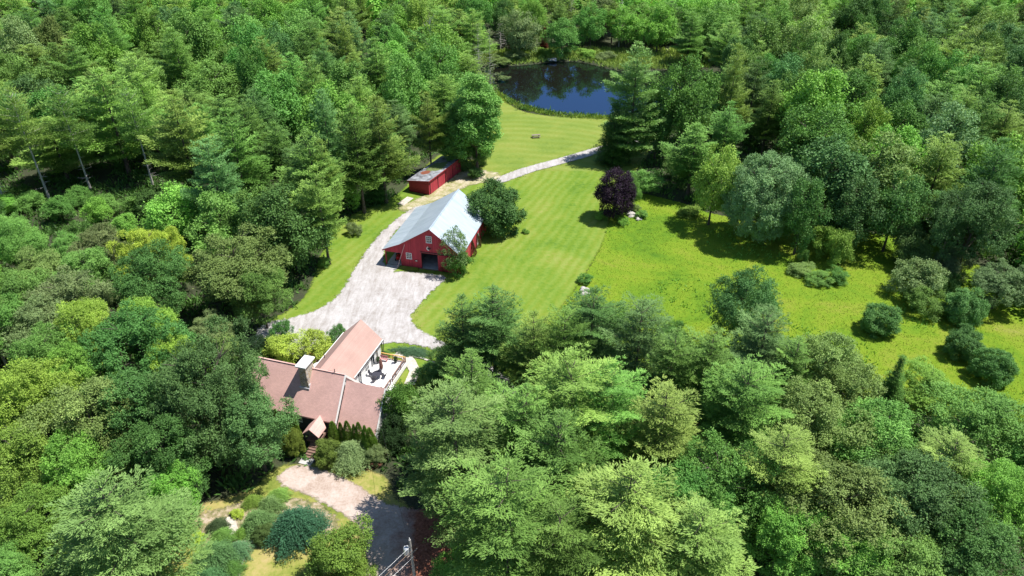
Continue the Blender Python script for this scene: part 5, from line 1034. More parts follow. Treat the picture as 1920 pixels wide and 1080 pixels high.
# house garden
pb(540, 676, 4.2, 5.8, (.40, .52, .05), 'bright yellow green shrub behind the house nearest the chimney', src=BUSH[0])
pb(598, 672, 4.2, 5.2, (.37, .49, .05), 'bright yellow green shrub behind the house touching the rear wing', src=BUSH[1])
pb(500, 668, 3.2, 3.2, G2, 'dark shrub left of the two bright yellow ones')
pb(484, 672, 3.4, 4.2, (.03, .07, .025), 'darkest shrub by the gravel at the far left of the house')
pb(531, 640, 3.6, 3.2, G2, 'dark shrub behind the yellow ones by the gravel')
pb(633, 648, 3.4, 3.0, G2, 'small dark shrub against the left side of the rear wing')
pb(494, 690, 1.8, 2.2, COL['grey'], 'small grey green ball shrub at the upper left corner of the house')
hx, hy = -23.0, 69.5; HR = rad(-16.5)
def hl(x, y): return (hx+x*math.cos(HR)-y*math.sin(HR), hy+x*math.sin(HR)+y*math.cos(HR))
AV = (.17, .29, .03); AG = 'arborvitae along the front wall of the house'
for i, (x, y, h, w, l) in enumerate([(-7.4, -1.8, 4.9, 1.6, 'leftmost arborvitae almost hidden by the very large dark tree'), (-5.9, -2.3, 4.9, 1.7, 'second arborvitae from the left by the house front'), (-4.6, -2.2, 5.2, 1.7, 'arborvitae left of the porch just above the clipped bush'),
        (.7, -1.7, 4.8, 1.9, 'arborvitae standing right of the porch roof'), (1.5, -1.2, 4.4, 1.5, 'first arborvitae right of the white roof strip'), (2.4, -1.1, 4.8, 1.7, 'tall arborvitae second to the right of the white roof strip'),
        (3.3, -1.0, 4.4, 1.4, 'slim arborvitae in the middle of the right hand row'), (4.0, -1.0, 4.9, 1.6, 'fourth arborvitae right of the white roof strip'), (4.9, -1.1, 4.7, 1.6, 'fifth arborvitae right of the white roof strip'), (5.8, -1.5, 4.9, 2.0, 'rightmost arborvitae at the right corner of the house front')]):
    bush(*hl(x, y), h, w, shade(AV), l, src=CONE[i % 2], name='arborvitae', cat='arborvitae', group=AG)
bush(*hl(-4.0, -3.8), 3.9, 2.7, (.19, .27, .03), 'clipped olive green bush left of the front steps', src=DENSE[0])
bush(*hl(.9, -4.1), 3.7, 3.3, (.16, .25, .035), 'clipped bush with a rusty tinge right of the front steps', src=DENSE[1])
bush(*hl(3.6, -3.1), 3.4, 6.2, (.25, .38, .13), 'pale weeping evergreen arching in front of the arborvitae row', src=WEEP[0], name='weeping_evergreen', cat='shrub')
bush(*hl(6.9, -2.2), 2.6, 2.8, COL['grey'], 'small grey green shrub beside the rightmost arborvitae')
bush(*hl(7.6, 4.6), 7.4, 5.6, (.12, .28, .035), 'tall deep green shrub at the right wall of the house', src=BUSH[2])
bush(*hl(8.0, 1.2), 4.6, 4.4, (.036, .085, .022), 'dark shrub below the tall one at the right wall of the house', src=BUSH[3])
pb(806, 724, 3.6, 4.6, G2, 'dark shrub on the grass right of the deck')
pb(838, 690, 3.8, 5.0, G2, 'dark shrub between the path and the pines right of the deck')
o = pb(772, 662, .9, 7.8, (.10, .22, .10), 'bluish green creeping juniper bed between the gravel and the deck', src=WEEP[1], name='juniper_bed', cat='juniper'); o.scale[1] *= .42; o.rotation_euler[2] = rad(-14)
pb(723, 668, .8, 1.5, G2, 'tiny dark plant at the corner post of the rear wing')
# front beds
pb(562, 1008, 4.4, 7.2, (.05, .16, .075), 'dark blue green weeping mound beside the front driveway', src=WEEP[0], name='weeping_evergreen')
pb(487, 990, 3.2, 5.0, (.155, .27, .075), 'light green spreading mound left of the dark blue green one', src=WEEP[1], name='spreading_juniper')
pb(510, 955, 2.4, 4.0, (.18, .29, .08), 'light green low juniper by the driveway corner', src=WEEP[1], name='spreading_juniper')
pb(497, 1012, 1.9, 2.4, (.085, .14, .03), 'rounded olive bush at the foot of the light green mound', src=DENSE[1])
pb(410, 1062, 3.6, 5.6, (.11, .23, .065), 'feathery green mound in the middle of the left planting bed', src=WEEP[0], name='spreading_juniper')
pb(450, 1040, 2.2, 3.6, (.125, .25, .10), 'blue green low mound right of the feathery one', src=WEEP[1], name='spreading_juniper')
pb(395, 1105, 3.0, 5.0, (.09, .21, .065), 'green mound on the bottom edge under the feathery one', src=WEEP[0], name='spreading_juniper')
pb(410, 992, 1.6, 3.2, (.085, .15, .055), 'small green mound at the top of the left planting bed', src=WEEP[1], name='spreading_juniper')
pb(374, 1015, .9, 1.6, COL['yell'], 'small yellow bush at the left border of the planting bed')
pb(446, 968, .8, 1.5, COL['yell'], 'small yellow bush at the shaded top of the planting bed')
pb(645, 1070, 5.4, 6.6, (.165, .27, .03), 'large olive green shrub left of the utility pole', src=BUSH[0])
pb(672, 1100, 3.6, 4.0, (.18, .31, .03), 'smaller bright shrub below the large olive one on the bottom edge', src=BUSH[1])
pb(600, 1120, 2.6, 3.8, (.14, .21, .03), 'low light shrub on the bottom edge left of the large olive one', src=BUSH[2])
for u, v, h, w, c, s_, l in ((420, 1015, 1.8, 3.2, 'mid', 0, 'green mound between the feathery one and the border path'), (455, 1005, 1.4, 2.6, 'bright', 1, 'light green mound right of the border path'), (475, 945, 1.6, 3.0, 'limed', 1, 'yellow green low juniper at the shaded edge of the bed'),
        (525, 935, 1.5, 3.0, 'yel', 0, 'light green low juniper touching the driveway edge'), (438, 1075, 1.8, 3.0, 'emer', 0, 'deep green mound on the bottom edge beside the pale edging'), (370, 1080, 2.0, 3.4, 'mid', 1, 'mid green mound at the bottom left corner of the bed'), (385, 1045, 1.2, 2.0, 'yell', 2, 'yellow bush left of the feathery green mound')):
    pb(u, v, h, w, COL[c], l, src=WEEP[s_] if s_ < 2 else None, name='spreading_juniper' if s_ < 2 else 'shrub')
# left woods clearing, understory by the trunks
for u, v, c in ((60, 395, G1), (150, 385, COL['emer']), (205, 400, COL['mid']), (20, 400, COL['bright']), (262, 395, G1)):
    pb(u, v, 3.6, 6.0, c, {60: 'understory bush beneath the bare leaning trunks at far left', 150: 'dark understory bush between the bare trunks on the left', 205: 'understory bush right of the bare trunks', 20: 'bright understory bush on the left edge by the trunks', 262: 'understory bush left of the light green round crown'}[u])
# pond surroundings: dead and dying trees
def bare(name, H, W, n=26, rise=.5, col='deadbark', twigs=4):
    b = MB(); b.tube([(0, 0, -.2), (.15, 0, H*.5), (0, .1, H)], [H*.018, H*.011, .02], 6)
    for i in range(n):
        z = H*(.22+.75*i/n); a = i*2.4+rng.uniform(-.4, .4); L = W*.5*(1.1-.75*i/n)*rng.uniform(.6, 1.2)
        d = Vector((math.cos(a), math.sin(a), rise)); p0 = Vector((0, 0, z)); p1 = p0+d*L*.55+Vector((0, 0, .1*L)); p2 = p0+d*L
        b.tube([p0, p1, p2], [.06, .035, .012], 4, False)
        for k in range(twigs):
            a2 = a+rng.uniform(-1, 1); s = rng.uniform(.3, .9); p = p0+d*L*s
            b.tube([p, p+Vector((math.cos(a2)*L*.3, math.sin(a2)*L*.3, L*.25*rise+.1))], [.022, .008], 3, False)
    me = b.mesh(name); me.materials.append(M[col]); return me
dead1 = bare('bare_branches', 9, 6, 20, .9); dead2 = bare('bare_branches', 13, 5, 46, .15)
def dead(me, H0, u, v, h, w0, w, label, name='dead_tree'):
    x, y = at(u, v); o = bpy.data.objects.new(name, me); C.objects.link(o); o.location = (x, y, 0); o.scale = (w/w0, w/w0, h/H0); o.rotation_euler[2] = rng.uniform(0, 6)
    tag(o, label, 'dead tree'); return o
dead(dead1, 9, 1762, 482, 12.5, 6, 9, 'bare grey dead tree before the dark woods on the right')
dead(dead2, 13, 1160, 88, 17, 5, 5.5, 'tall grey dead pine on the far bank right of the middle')
dead(dead2, 13, 1070, 60, 15, 5, 4.5, 'grey dead pine high on the far bank in the middle')
dead(dead2, 13, 938, 96, 10, 5, 6, 'grey dead tree at the left end of the far bank')
dead(dead1, 9, 812, 150, 19, 6, 8, 'dead branches sticking out of the crowns left of the pond')
dead(dead1, 9, 15, 690, 9, 6, 8, 'bare grey snag at the left edge of the lower woods')
for u, v, h, w, l in ((965, 95, 7, 5.5, 'rust brown dying spruce left of centre on the far bank'), (1020, 98, 8.5, 3.6, 'slim rust brown dying spruce on the far bank'), (1194, 92, 6, 2.6, 'small bright rust coloured spruce behind the marsh')):
    x, y = at(u, v); r = empty('dying_spruce', (x, y, 0), rng.uniform(0, 6)); r.scale = (w/7., w/7., h/15.)
    for nm, me, cc in (('trunk', SPRUCE[1], None), ('crown', SPRUCE[0], (.20, .055, .028))):
        c = bpy.data.objects.new(nm, me); C.objects.link(c); c.parent = r
        if cc: c.color = (*cc, 1)
    tag(r, l, 'dying tree')
for u, v, h, w, c, l in ((935, 120, 2.6, 7, COL['olive'], 'olive bush on the left shore of the pond'), (968, 112, 3, 8, COL['grey'], 'grey green bush on the far left shore of the pond'), (1020, 105, 2.4, 7, COL['limed'], 'yellow green bush on the far shore left of the grey rock'),
        (1100, 108, 2.6, 7, COL['limed'], 'yellow green bush on the far shore right of the grey rock'), (1135, 112, 2.6, 7, COL['grey'], 'pale bush on the far shore beside the tallest pale pine'), (912, 152, 2.2, 4.5, COL['olive'], 'overhanging olive bush at the left tip of the pond'), (945, 150, 1.2, 3.6, COL['grey'], 'small pale bush on a stub in the pond'),
        (905, 175, 2.2, 5, COL['limed'], 'yellow green bush where the columnar tree meets the pond bank'), (1055, 102, 2.2, 6, G2, 'dark bush under the round emerald tree on the far bank'), (1320, 108, 2.6, 7, COL['limed'], 'bush at the right end of the marsh grass')):
    pb(u, v, h, w, c, l)

# ------------------------------------------------------------------ uncountable ground cover
def tufts(name, X, Y, h, w, k, col, label, cat, spread=.3, lean=.5, tv=.12):
    n = len(X); q = np.repeat(np.stack([X, Y, surf(X, Y)-.02], 1), k, 0); q[:, :2] += rng.normal(0, spread, (n*k, 2))
    h = np.repeat(np.broadcast_to(h, n), k)
    D = rng.normal(0, lean, (n*k, 3)); D[:, 2] = 1; D = unit(D); S = unit(np.cross(D, rng.normal(size=D.shape)))
    V, F_ = kites(q, D, S, h*rng.uniform(.6, 1.3, n*k), w)
    o = put(mesh_np(name, V, F_, dict(tint=np.repeat(np.repeat(rng.normal(0, tv, n), k)+rng.normal(0, .06, n*k), 4))), name, M['leaf']); o.color = (*col, 1)
    tag(o, label, cat, kind='stuff'); return o
def scatter(poly, dens, test=None):
    x0, y0 = poly.min(0); x1, y1 = poly.max(0); n = int((x1-x0)*(y1-y0)*dens)
    X = rng.uniform(x0, x1, n); Y = rng.uniform(y0, y1, n); s = sdf(X, Y, poly); k = s > 0
    if test is not None: k &= test(X, Y, s)
    return X[k], Y[k]
from_clump = lambda X, Y, f, t: (np.sin(X*f+1.3*np.sin(Y*f*.7))+np.sin(Y*f*1.1+1.7*np.sin(X*f*.6+2))) > t
X, Y = scatter(Z['meadow'], 5.0, lambda X, Y, s: (Y > 70))
tufts('meadow_grass', X, Y, .28, .09, 2, (.16, .26, .016), 'tall yellow green meadow grass', 'grass', .25, .6, .08)
X, Y = scatter(Z['meadow'], .5, lambda X, Y, s: (Y > 70) & from_clump(X, Y, .19, .75))
tufts('meadow_weeds', X, Y, .55, .22, 5, (.17, .34, .03), 'clumps of taller weeds in the meadow', 'weeds', .35, .7)
band = pix([(900,122),(905,100),(960,92),(1130,92),(1200,95),(1330,92),(1345,130),(1260,127),(1200,131),(1150,129),(1115,119),(1085,112),(1045,112),(1000,117),(960,121),(918,118)])
X, Y = scatter(band, 1.6)
tufts('marsh_grass', X, Y, 1.5, .34, 4, (.27, .40, .06), 'bright marsh grass on the far bank of the pond', 'marsh grass', .5, .6, .16)
ring = pix([(895,150),(915,146),(935,168),(962,188),(1000,203),(1060,213),(1120,217),(1215,222),(1240,228),(1210,229),(1120,224),(1055,221),(1000,212),(955,197),(925,178),(905,168)])
X, Y = scatter(ring, 4.0)
tufts('pond_reeds', X, Y, .8, .18, 4, (.24, .38, .03), 'yellow green reeds fringing the near bank of the pond', 'reeds', .4, .65, .15)
# undergrowth on the forest floor, where the light gets in
n = 16000; X = rng.uniform(-165, 165, n); Y = rng.uniform(44, 235, n); k = np.abs(X) < (Y*.843+37)*.75
X, Y = X[k], Y[k]; k = np.ones(len(X), bool)
for z_ in ('lawn', 'meadow', 'gravel', 'front_lawn', 'front_drive', 'pond', 'path'): k &= sdf(X, Y, Z[z_]) < -.6
hx_ = (X-hx)*math.cos(HR)+(Y-hy)*math.sin(HR); hy_ = -(X-hx)*math.sin(HR)+(Y-hy)*math.cos(HR); k &= ~((hx_ > -14) & (hx_ < 7) & (hy_ > -3) & (hy_ < 19))
k &= ~((X > -25) & (X < -6) & (Y > 142) & (Y < 162))
X, Y = X[k], Y[k]
tufts('undergrowth', X, Y, 1.1, .32, 22, (.075, .17, .028), 'ferns and brush covering the forest floor', 'undergrowth', .75, 1.0, .2)

for nm, key, dn, lab in (('edge_weeds', 'gravel', 5.0, 'weeds and grass creeping into the gravel edges'), ('path_weeds', 'path', 5.0, 'grass creeping over the edges of the gravel path')):
    P_ = Z[key]; x0, y0 = P_.min(0)-1; x1, y1 = P_.max(0)+1; n = int((x1-x0)*(y1-y0)*dn); X = rng.uniform(x0, x1, n); Y = rng.uniform(y0, y1, n); s_ = sdf(X, Y, P_)
    k = (np.abs(s_) < .8*rng.random(n)+.1) | ((s_ > 0) & (rng.random(n) < .012)); k &= from_clump(X, Y, 1.1, -.6) & (sdf(X, Y, Z['lawn']) > -1)
    tufts(nm, X[k], Y[k], .22, .09, 6, (.20, .29, .035), lab, 'weeds', .22, .8)

pb(872, 314, 6.5, 8.0, COL['dark'], 'dark leafy thicket at the foot of the tall tree right of the red shed', src=BUSH[1], name='bushy_tree', cat='tree')
pb(900, 309, 5.0, 5.5, COL['mid'], 'green thicket between the far lawn and the tall tree right of the red shed', src=BUSH[3])
# ------------------------------------------------------------------ buildings
def wall_x(mb, x0, x1, top, holes=(), y=0., t=.18, breaks=(), z0=0.):
    """wall in the xz plane from y to y+t under the profile top(x), with rectangular openings"""
    xs = sorted({x0, x1, *breaks, *[h[0] for h in holes], *[h[1] for h in holes]}); xs = [x for x in xs if x0 <= x <= x1]
    for a, b in zip(xs, xs[1:]):
        cuts = sorted([(h[2], h[3]) for h in holes if h[0] <= a+1e-6 and h[1] >= b-1e-6]); z = z0
        segs = []
        for c0, c1 in cuts:
            if c0 > z+1e-4: segs.append((z, z, c0, c0))
            z = c1
        segs.append((z, z, top(a+1e-6), top(b-1e-6)))
        for l0, l1, h0, h1 in segs:
            mb.add([(a,y,l0),(b,y,l1),(b,y+t,l1),(a,y+t,l0),(a,y,h0),(b,y,h1),(b,y+t,h1),(a,y+t,h0)],
                   [(0,3,2,1),(4,5,6,7),(0,1,5,4),(1,2,6,5),(2,3,7,6),(3,0,4,7)])
    return mb
def swap(mb, sx=0.):
    """turn a wall built along x into one running along y, its outer face at x = sx"""
    mb.v = [(sx-y, x, z) for x, y, z in mb.v]; return mb
def window(parent, w, h, loc, rz=0., cols=3, rows=3, mat='trim', fr=.09, name='window'):
    b = MB(); 
    b.box(-w/2-fr, w/2+fr, -.05, .04, h/2, h/2+fr).box(-w/2-fr, w/2+fr, -.05, .04, -h/2-fr, -h/2)
    b.box(-w/2-fr, -w/2, -.05, .04, -h/2, h/2).box(w/2, w/2+fr, -.05, .04, -h/2, h/2)
    for i in range(1, cols): x = -w/2+w*i/cols; b.box(x-.02, x+.02, -.03, .02, -h/2, h/2)
    for i in range(1, rows): z = -h/2+h*i/rows; b.box(-w/2, w/2, -.028, .018, z-.02, z+.02)
    o = b.build(name, M[mat], parent, loc, (0, 0, rz))
    MB().box(-w/2, w/2, -.012, .012, -h/2, h/2).build('pane', M['glass'], o)
    MB().box(-w/2-fr-.04, w/2+fr+.04, -.12, -.051, -h/2-fr-.04, -h/2-fr+.01).build('sill', M[mat], o)
    return o
# ---- house
hx, hy = -23.0, 69.5; HR = rad(-16.5)
house = empty('house', (hx, hy, 0), HR)
tag(house, 'house with brown red shingle roofs, white walls and a stone chimney', 'house')
RZ, EZ, SL = 7.85, 3.0, 4.85/4
# main block
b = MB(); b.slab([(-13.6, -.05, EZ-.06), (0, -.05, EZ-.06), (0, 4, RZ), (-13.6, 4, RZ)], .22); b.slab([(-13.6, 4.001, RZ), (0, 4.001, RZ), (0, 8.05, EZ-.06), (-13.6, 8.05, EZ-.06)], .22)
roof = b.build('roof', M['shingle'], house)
MB().box(-13.58, .02, 3.9, 4.1, RZ-.03, RZ+.05).build('ridge_cap', M['shingle'], roof)
b = MB(); b.slab([(.002, -.02, EZ-.05), (.10, -.02, EZ-.05), (.10, 4, RZ+.01), (.002, 4, RZ+.01)], .42); b.slab([(.002, 4.001, RZ+.01), (.10, 4.001, RZ+.01), (.10, 8.02, EZ-.05), (.002, 8.02, EZ-.05)], .42)
b.build('rake_board', M['trim'], roof)
prof = lambda y: min(RZ-.22-SL*abs(y-4)-.02, RZ)
wall_x(MB(), -13.3, -.2, lambda x: 3.1, [(-12.2, -11.0, 1.5, 2.6), (-9.6, -8.2, 1.4, 2.7), (-6.6, -5.2, 1.4, 2.7), (-2.85, -1.85, 1.2, 3.0)], .35, .2).build('wall', M['slate'], house)['label'] = 'dark front wall'
for x, w_ in ((-11.6, 1.2), (-8.9, 1.4), (-5.9, 1.4)): window(house, w_-.18, 1.1, (x, .40, 2.05), 0, 2, 2)
wall_x(MB(), -13.3, -.2, lambda x: 3.1, (), 7.45, .2).build('wall', M['white'], house)
b = wall_x(MB(), .55, 7.44, prof, (), 0, .2, (4,)); swap(b, -.2).build('wall', M['white'], house)
b = wall_x(MB(), .55, 7.44, prof, (), 0, .2, (4,)); swap(b, -13.1).build('wall', M['white'], house)
# lower right block
D = .95
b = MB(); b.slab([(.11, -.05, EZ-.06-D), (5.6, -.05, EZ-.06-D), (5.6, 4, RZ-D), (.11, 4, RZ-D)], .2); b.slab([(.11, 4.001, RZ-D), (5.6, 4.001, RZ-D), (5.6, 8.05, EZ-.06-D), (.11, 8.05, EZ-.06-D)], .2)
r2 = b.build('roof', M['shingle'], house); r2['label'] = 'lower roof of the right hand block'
b = MB(); b.slab([(5.602, -.02, EZ-.05-D), (5.70, -.02, EZ-.05-D), (5.70, 4, RZ-D+.01), (5.602, 4, RZ-D+.01)], .3); b.slab([(5.602, 4.001, RZ-D+.01), (5.70, 4.001, RZ-D+.01), (5.70, 8.02, EZ-.05-D), (5.602, 8.02, EZ-.05-D)], .3)
b.build('rake_board', M['trim'], r2)
b = wall_x(MB(), .35, 7.6, lambda y: prof(y)-D, [(1.6, 2.7, .9, 2.2), (4.6, 5.8, .9, 2.2)], 0, .2, (4,)); swap(b, 5.55).build('wall', M['white'], house)
for y_ in (2.15, 5.2): window(house, .95, 1.15, (5.52, y_, 1.55), rad(90), 2, 2)
wall_x(MB(), -.19, 5.34, lambda x: 2.0, (), .35, .2).build('wall', M['white'], house)
wall_x(MB(), -.19, 5.34, lambda x: 2.0, (), 7.4, .2).build('wall', M['white'], house)
# rear wing
wz, we, ws = 6.95, 3.9, 3.05/3.2
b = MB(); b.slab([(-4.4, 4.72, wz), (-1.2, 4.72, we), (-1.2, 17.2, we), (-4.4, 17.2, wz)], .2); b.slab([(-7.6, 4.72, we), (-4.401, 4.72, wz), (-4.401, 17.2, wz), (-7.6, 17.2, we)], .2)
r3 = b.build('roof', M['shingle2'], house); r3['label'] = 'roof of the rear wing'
MB().box(-1.198, -1.10, 8.0, 17.2, we-.22, we+.02).box(-7.70, -7.602, 8.0, 17.2, we-.22, we+.02).build('fascia', M['trim'], r3)
b = wall_x(MB(), 7.7, 16.9, lambda y: we-.05, [(9.4, 10.5, 1.25, 3.25), (11.6, 12.9, 1.7, 3.2), (13.4, 14.7, 1.25, 3.3), (15.2, 15.9, 1.25, 3.2)], 0, .2); swap(b, -1.5).build('wall', M['white'], house)
wp = lambda x: wz-.24-ws*abs(x+4.4)
wall_x(MB(), -7.3, -1.5, wp, [(-5.4, -3.4, 1.6, 3.4)], 16.7, .2, (-4.4,)).build('wall', M['white'], house)
b = wall_x(MB(), 7.7, 16.69, lambda y: we-.05, [(11, 12.4, 1.8, 3.1)], 0, .2); swap(b, -7.1).build('wall', M['white'], house)
window(house, 1.1, 1.3, (-1.55, 12.25, 2.45), rad(90), 2, 2)
for y_, w_ in ((9.95, .9), (14.05, 1.1), (15.55, .5)):
    d = MB(); d.box(-w_/2, w_/2, -.03, .03, 1.25, 3.2); o = d.build('glass_door', M['glass'], house, (-1.55, y_, 0), (0, 0, rad(90)))
    MB().box(-w_/2-.08, -w_/2, -.05, .05, 1.22, 3.28).box(w_/2, w_/2+.08, -.05, .05, 1.22, 3.28).box(-w_/2-.08, w_/2+.08, -.052, .052, 3.2, 3.3).box(-.03, .03, -.04, .04, 1.25, 3.2).build('door_frame', M['trim'], o)
window(house, 1.9, 1.6, (-4.4, 16.92, 2.5), rad(180), 3, 2)
MB().box(-1.42, -1.30, 16.95, 17.07, 1.2, we-.2).build('corner_post', M['dark'], house)
MB().tube([(-1.08, 8.05, we-.08), (-1.08, 17.2, we-.12)], .06, 6).tube([(-1.10, 17.15, we-.1), (-1.22, 17.1, 1.25)], .05, 6).build('gutter', M['dark'], house)
# chimney
b = MB(); b.add([(-5.85,2.3,5.2),(-4.65,2.3,5.2),(-4.65,4.5,5.2),(-5.85,4.5,5.2),(-5.72,2.45,9.15),(-4.78,2.45,9.15),(-4.78,4.3,9.15),(-5.72,4.3,9.15)], [(0,3,2,1),(4,5,6,7),(0,1,5,4),(1,2,6,5),(2,3,7,6),(3,0,4,7)])
ch = b.build('chimney', M['stone'], house)
MB().box(-6.0, -4.5, 2.1, 4.6, 9.152, 9.34).build('cap', M['trim'], ch)
MB().box(-5.98, -4.52, 2.12, 2.3, 5.55, 5.86).box(-4.65, -4.52, 2.301, 3.9, 5.9, 6.3).build('flashing', M['galv'], ch)
for p_, h_ in (((-1.45, 4.0), 8.45), ((-6.5, 9.6), 5.9)):
    MB().tube([(p_[0], p_[1], h_-1.0), (p_[0], p_[1], h_)], .055, 8).build('vent_pipe', M['dark'], house)
MB().slab([(-2.6, 4.16, RZ-.05), (-1.5, 4.16, RZ-.05), (-1.5, 4.26, RZ-.05), (-2.6, 4.26, RZ-.05)], .06).build('ridge_flashing', M['dark'], house)
# porch over the front steps
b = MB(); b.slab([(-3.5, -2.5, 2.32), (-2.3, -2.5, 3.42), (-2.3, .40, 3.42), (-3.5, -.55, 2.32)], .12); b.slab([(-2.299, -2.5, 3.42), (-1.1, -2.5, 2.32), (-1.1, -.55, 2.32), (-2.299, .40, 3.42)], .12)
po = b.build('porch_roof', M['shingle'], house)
b = MB(); b.add([(-3.3,-2.35,2.25),(-1.3,-2.35,2.25),(-2.3,-2.35,3.22),(-3.3,-2.2,2.25),(-1.3,-2.2,2.25),(-2.3,-2.2,3.22)], [(0,1,2),(5,4,3),(0,3,4,1),(1,4,5,2),(2,5,3,0)])
b.build('porch_gable', M['slate'], po); MB().box(-2.5, -2.1, -2.40, -2.36, 2.5, 2.8).build('gable_light', M['glass'], po)
b = MB(); b.box(-3.35, -3.2, -2.4, -2.25, 0, 2.3).box(-1.4, -1.25, -2.4, -2.25, 0, 2.3); b.build('porch_post', M['slate'], house)
MB().box(-3.2, -1.4, -2.2, .34, .9, 1.2).build('porch_floor', M['railb'], house)
MB().box(-2.8, -1.9, .30, .36, 1.22, 2.98).build('front_door', M['railb'], house)
b = MB()
for i in range(6): b.box(-2.55, -1.25, -2.2-.33*(i+1), -2.2-.33*i, 0, 1.02-.17*i-.17*.0)
st = b.build('steps', M['railb'], house)
MB().box(-2.75, -1.05, -5.3, -4.2, 0, .14).build('doorstep_pad', M['concrete'], house)
# deck behind the lower block
b = MB(); b.box(-1.5, 2.75, 8.1, 16.4, 1.02, 1.2).box(-.19, 5.4, 7.65, 10.0, 1.021, 1.201)
b = MB().box(-1.48, 2.8, 7.62, 16.4, 1.0, 1.2); deck = b.build('deck', M['deckw'], house)
b = MB()
for x, y in ((2.65, 8.2), (2.65, 12.2), (2.65, 16.2), (-1.2, 16.2), (.8, 16.2), (.8, 12.2)): b.box(x-.08, x+.08, y-.08, y+.08, 0, .99)
b.build('deck_post', M['railb'], deck)
b = MB().box(2.74, 2.80, 7.7, 16.4, .45, .98).box(-1.4, 2.73, 16.33, 16.39, .45, .98); b.build('deck_skirt', M['trim'], deck)
def railing(x0, y0, x1, y1, mat, z=1.2, h=.95, name='railing'):
    b = MB(); L = math.hypot(x1-x0, y1-y0); n = max(2, int(L/.28)); dx, dy = (x1-x0)/L, (y1-y0)/L
    def bar(p, q, hw, za, zb):
        nx, ny = -dy*hw, dx*hw
        b.add([(p[0]-nx,p[1]-ny,za),(q[0]-nx,q[1]-ny,za),(q[0]+nx,q[1]+ny,za),(p[0]+nx,p[1]+ny,za),(p[0]-nx,p[1]-ny,zb),(q[0]-nx,q[1]-ny,zb),(q[0]+nx,q[1]+ny,zb),(p[0]+nx,p[1]+ny,zb)], [(0,3,2,1),(4,5,6,7),(0,1,5,4),(1,2,6,5),(2,3,7,6),(3,0,4,7)])
    bar((x0, y0), (x1, y1), .09, z+h-.06, z+h); bar((x0, y0), (x1, y1), .035, z+.10, z+.17)
    for i in range(n+1):
        t = i/n; r = .055 if i % 6 == 0 or i == n else .022; x, y = x0+(x1-x0)*t, y0+(y1-y0)*t
        b.box(x-r, x+r, y-r, y+r, z+.001, z+h-.061)
    return b.build(name, M[mat], deck)
railing(-1.2, 16.28, 2.68, 16.28, 'rail'); railing(2.70, 16.2, 2.70, 11.6, 'railb'); railing(2.70, 11.0, 2.70, 8.3, 'railb')
b = MB()
for i in range(6): b.box(2.83+.28*i, 2.83+.28*(i+1), 9.9, 11.2, 0, 1.02-.17*i)
b.build('deck_stairs', M['trim'], deck)
MB().box(-11.9, -7.75, 7.7, 13.3, 1.0, 1.18).build('back_deck', M['railb'], house)
railing(-11.8, 13.2, -7.85, 13.2, 'rail', 1.18, .95)

# ---- things on and round the decks
def hp(x, y, z=0.): a, c_ = hl(x, y); return (a, c_, z)
r = empty('patio_umbrella', hp(.55, 12.7, 1.2)); tag(r, 'closed brown patio umbrella standing by the deck table', 'umbrella')
MB().tube([(0, 0, 0), (0, 0, 2.75)], .03, 8).build('pole', M['galv'], r)
MB().lathe([(.03, 2.85), (.16, 2.6), (.24, 2.1), (.30, 1.55), (.22, 1.15), (.06, 1.1)], n=10).build('canopy', M['umbr'], r)
MB().lathe([(.26, 0), (.26, .08), (.05, .14), (.04, .3)]).build('base', M['dark'], r)
r = empty('patio_table', hp(.2, 11.9, 1.2)); tag(r, 'round dark patio table in the middle of the deck', 'table')
MB().lathe([(.7, .70), (.72, .72), (.7, .74)], n=20).build('tabletop', M['black'], r)
for k in range(4):
    a = rad(45+90*k); MB().tube([(.5*math.cos(a), .5*math.sin(a), 0), (.42*math.cos(a), .42*math.sin(a), .70)], .025, 6).build('leg', M['dark'], r)
def chair():
    r = empty('patio_chair', (0, 0, 0))
    MB().box(-.27, .27, -.27, .27, .42, .47).build('seat', M['black'], r)
    b = MB(); b.slab([(-.27, .25, .48), (.27, .25, .48), (.27, .42, 1.05), (-.27, .42, 1.05)], .05); b.build('backrest', M['black'], r)
    for sx in (-1, 1):
        for sy in (-1, 1): MB().tube([(sx*.26, sy*.25, 0), (sx*.24, sy*.24, .42)], .018, 5).build('leg', M['dark'], r)
        MB().tube([(sx*.28, -.22, .42), (sx*.29, -.22, .66), (sx*.28, .3, .68)], .018, 5).build('armrest', M['dark'], r)
    return r
c0 = chair(); kids = list(c0.children)
for i, (x, y, a, l) in enumerate([(-.75, 11.9, 90, 'patio chair on the house side of the round deck table'), (.2, 10.95, 180, 'patio chair on the near side of the round deck table'), (1.2, 12.0, -90, 'patio chair on the railing side of the round deck table'), (.1, 13.1, 0, 'patio chair behind the round deck table by the umbrella')]):
    r = c0 if i == 0 else c0.copy()
    if i:
        C.objects.link(r)
        for k_ in kids: q = k_.copy(); C.objects.link(q); q.parent = r
    r.location = hp(x, y, 1.2); r.rotation_euler = (0, 0, HR+rad(a)); tag(r, l, 'chair', 'patio chairs on the deck')
r = empty('barbecue_grill', hp(-.95, 9.0, 1.2), HR); tag(r, 'dark covered grill at the near end of the wing wall on the deck', 'grill')
MB().lathe([(.28, .0), (.33, .5), (.36, .8), (.28, 1.05), (.12, 1.18), (.02, 1.2)], n=12).build('cover', M['black'], r)
MB().box(.30, .62, -.2, .2, .78, .82).build('side_shelf', M['dark'], r)
r = empty('garden_bench', hp(-.55, 15.6, 1.2), HR); tag(r, 'pinkish wooden bench against the far railing of the deck', 'bench')
pink = plain('pink_bench_wood', (.45, .2, .2), .7, .2); MB().box(-.6, .6, -.2, .2, .4, .46).build('seat', pink, r); MB().box(-.6, .6, .2, .25, .5, .9).build('backrest', pink, r)
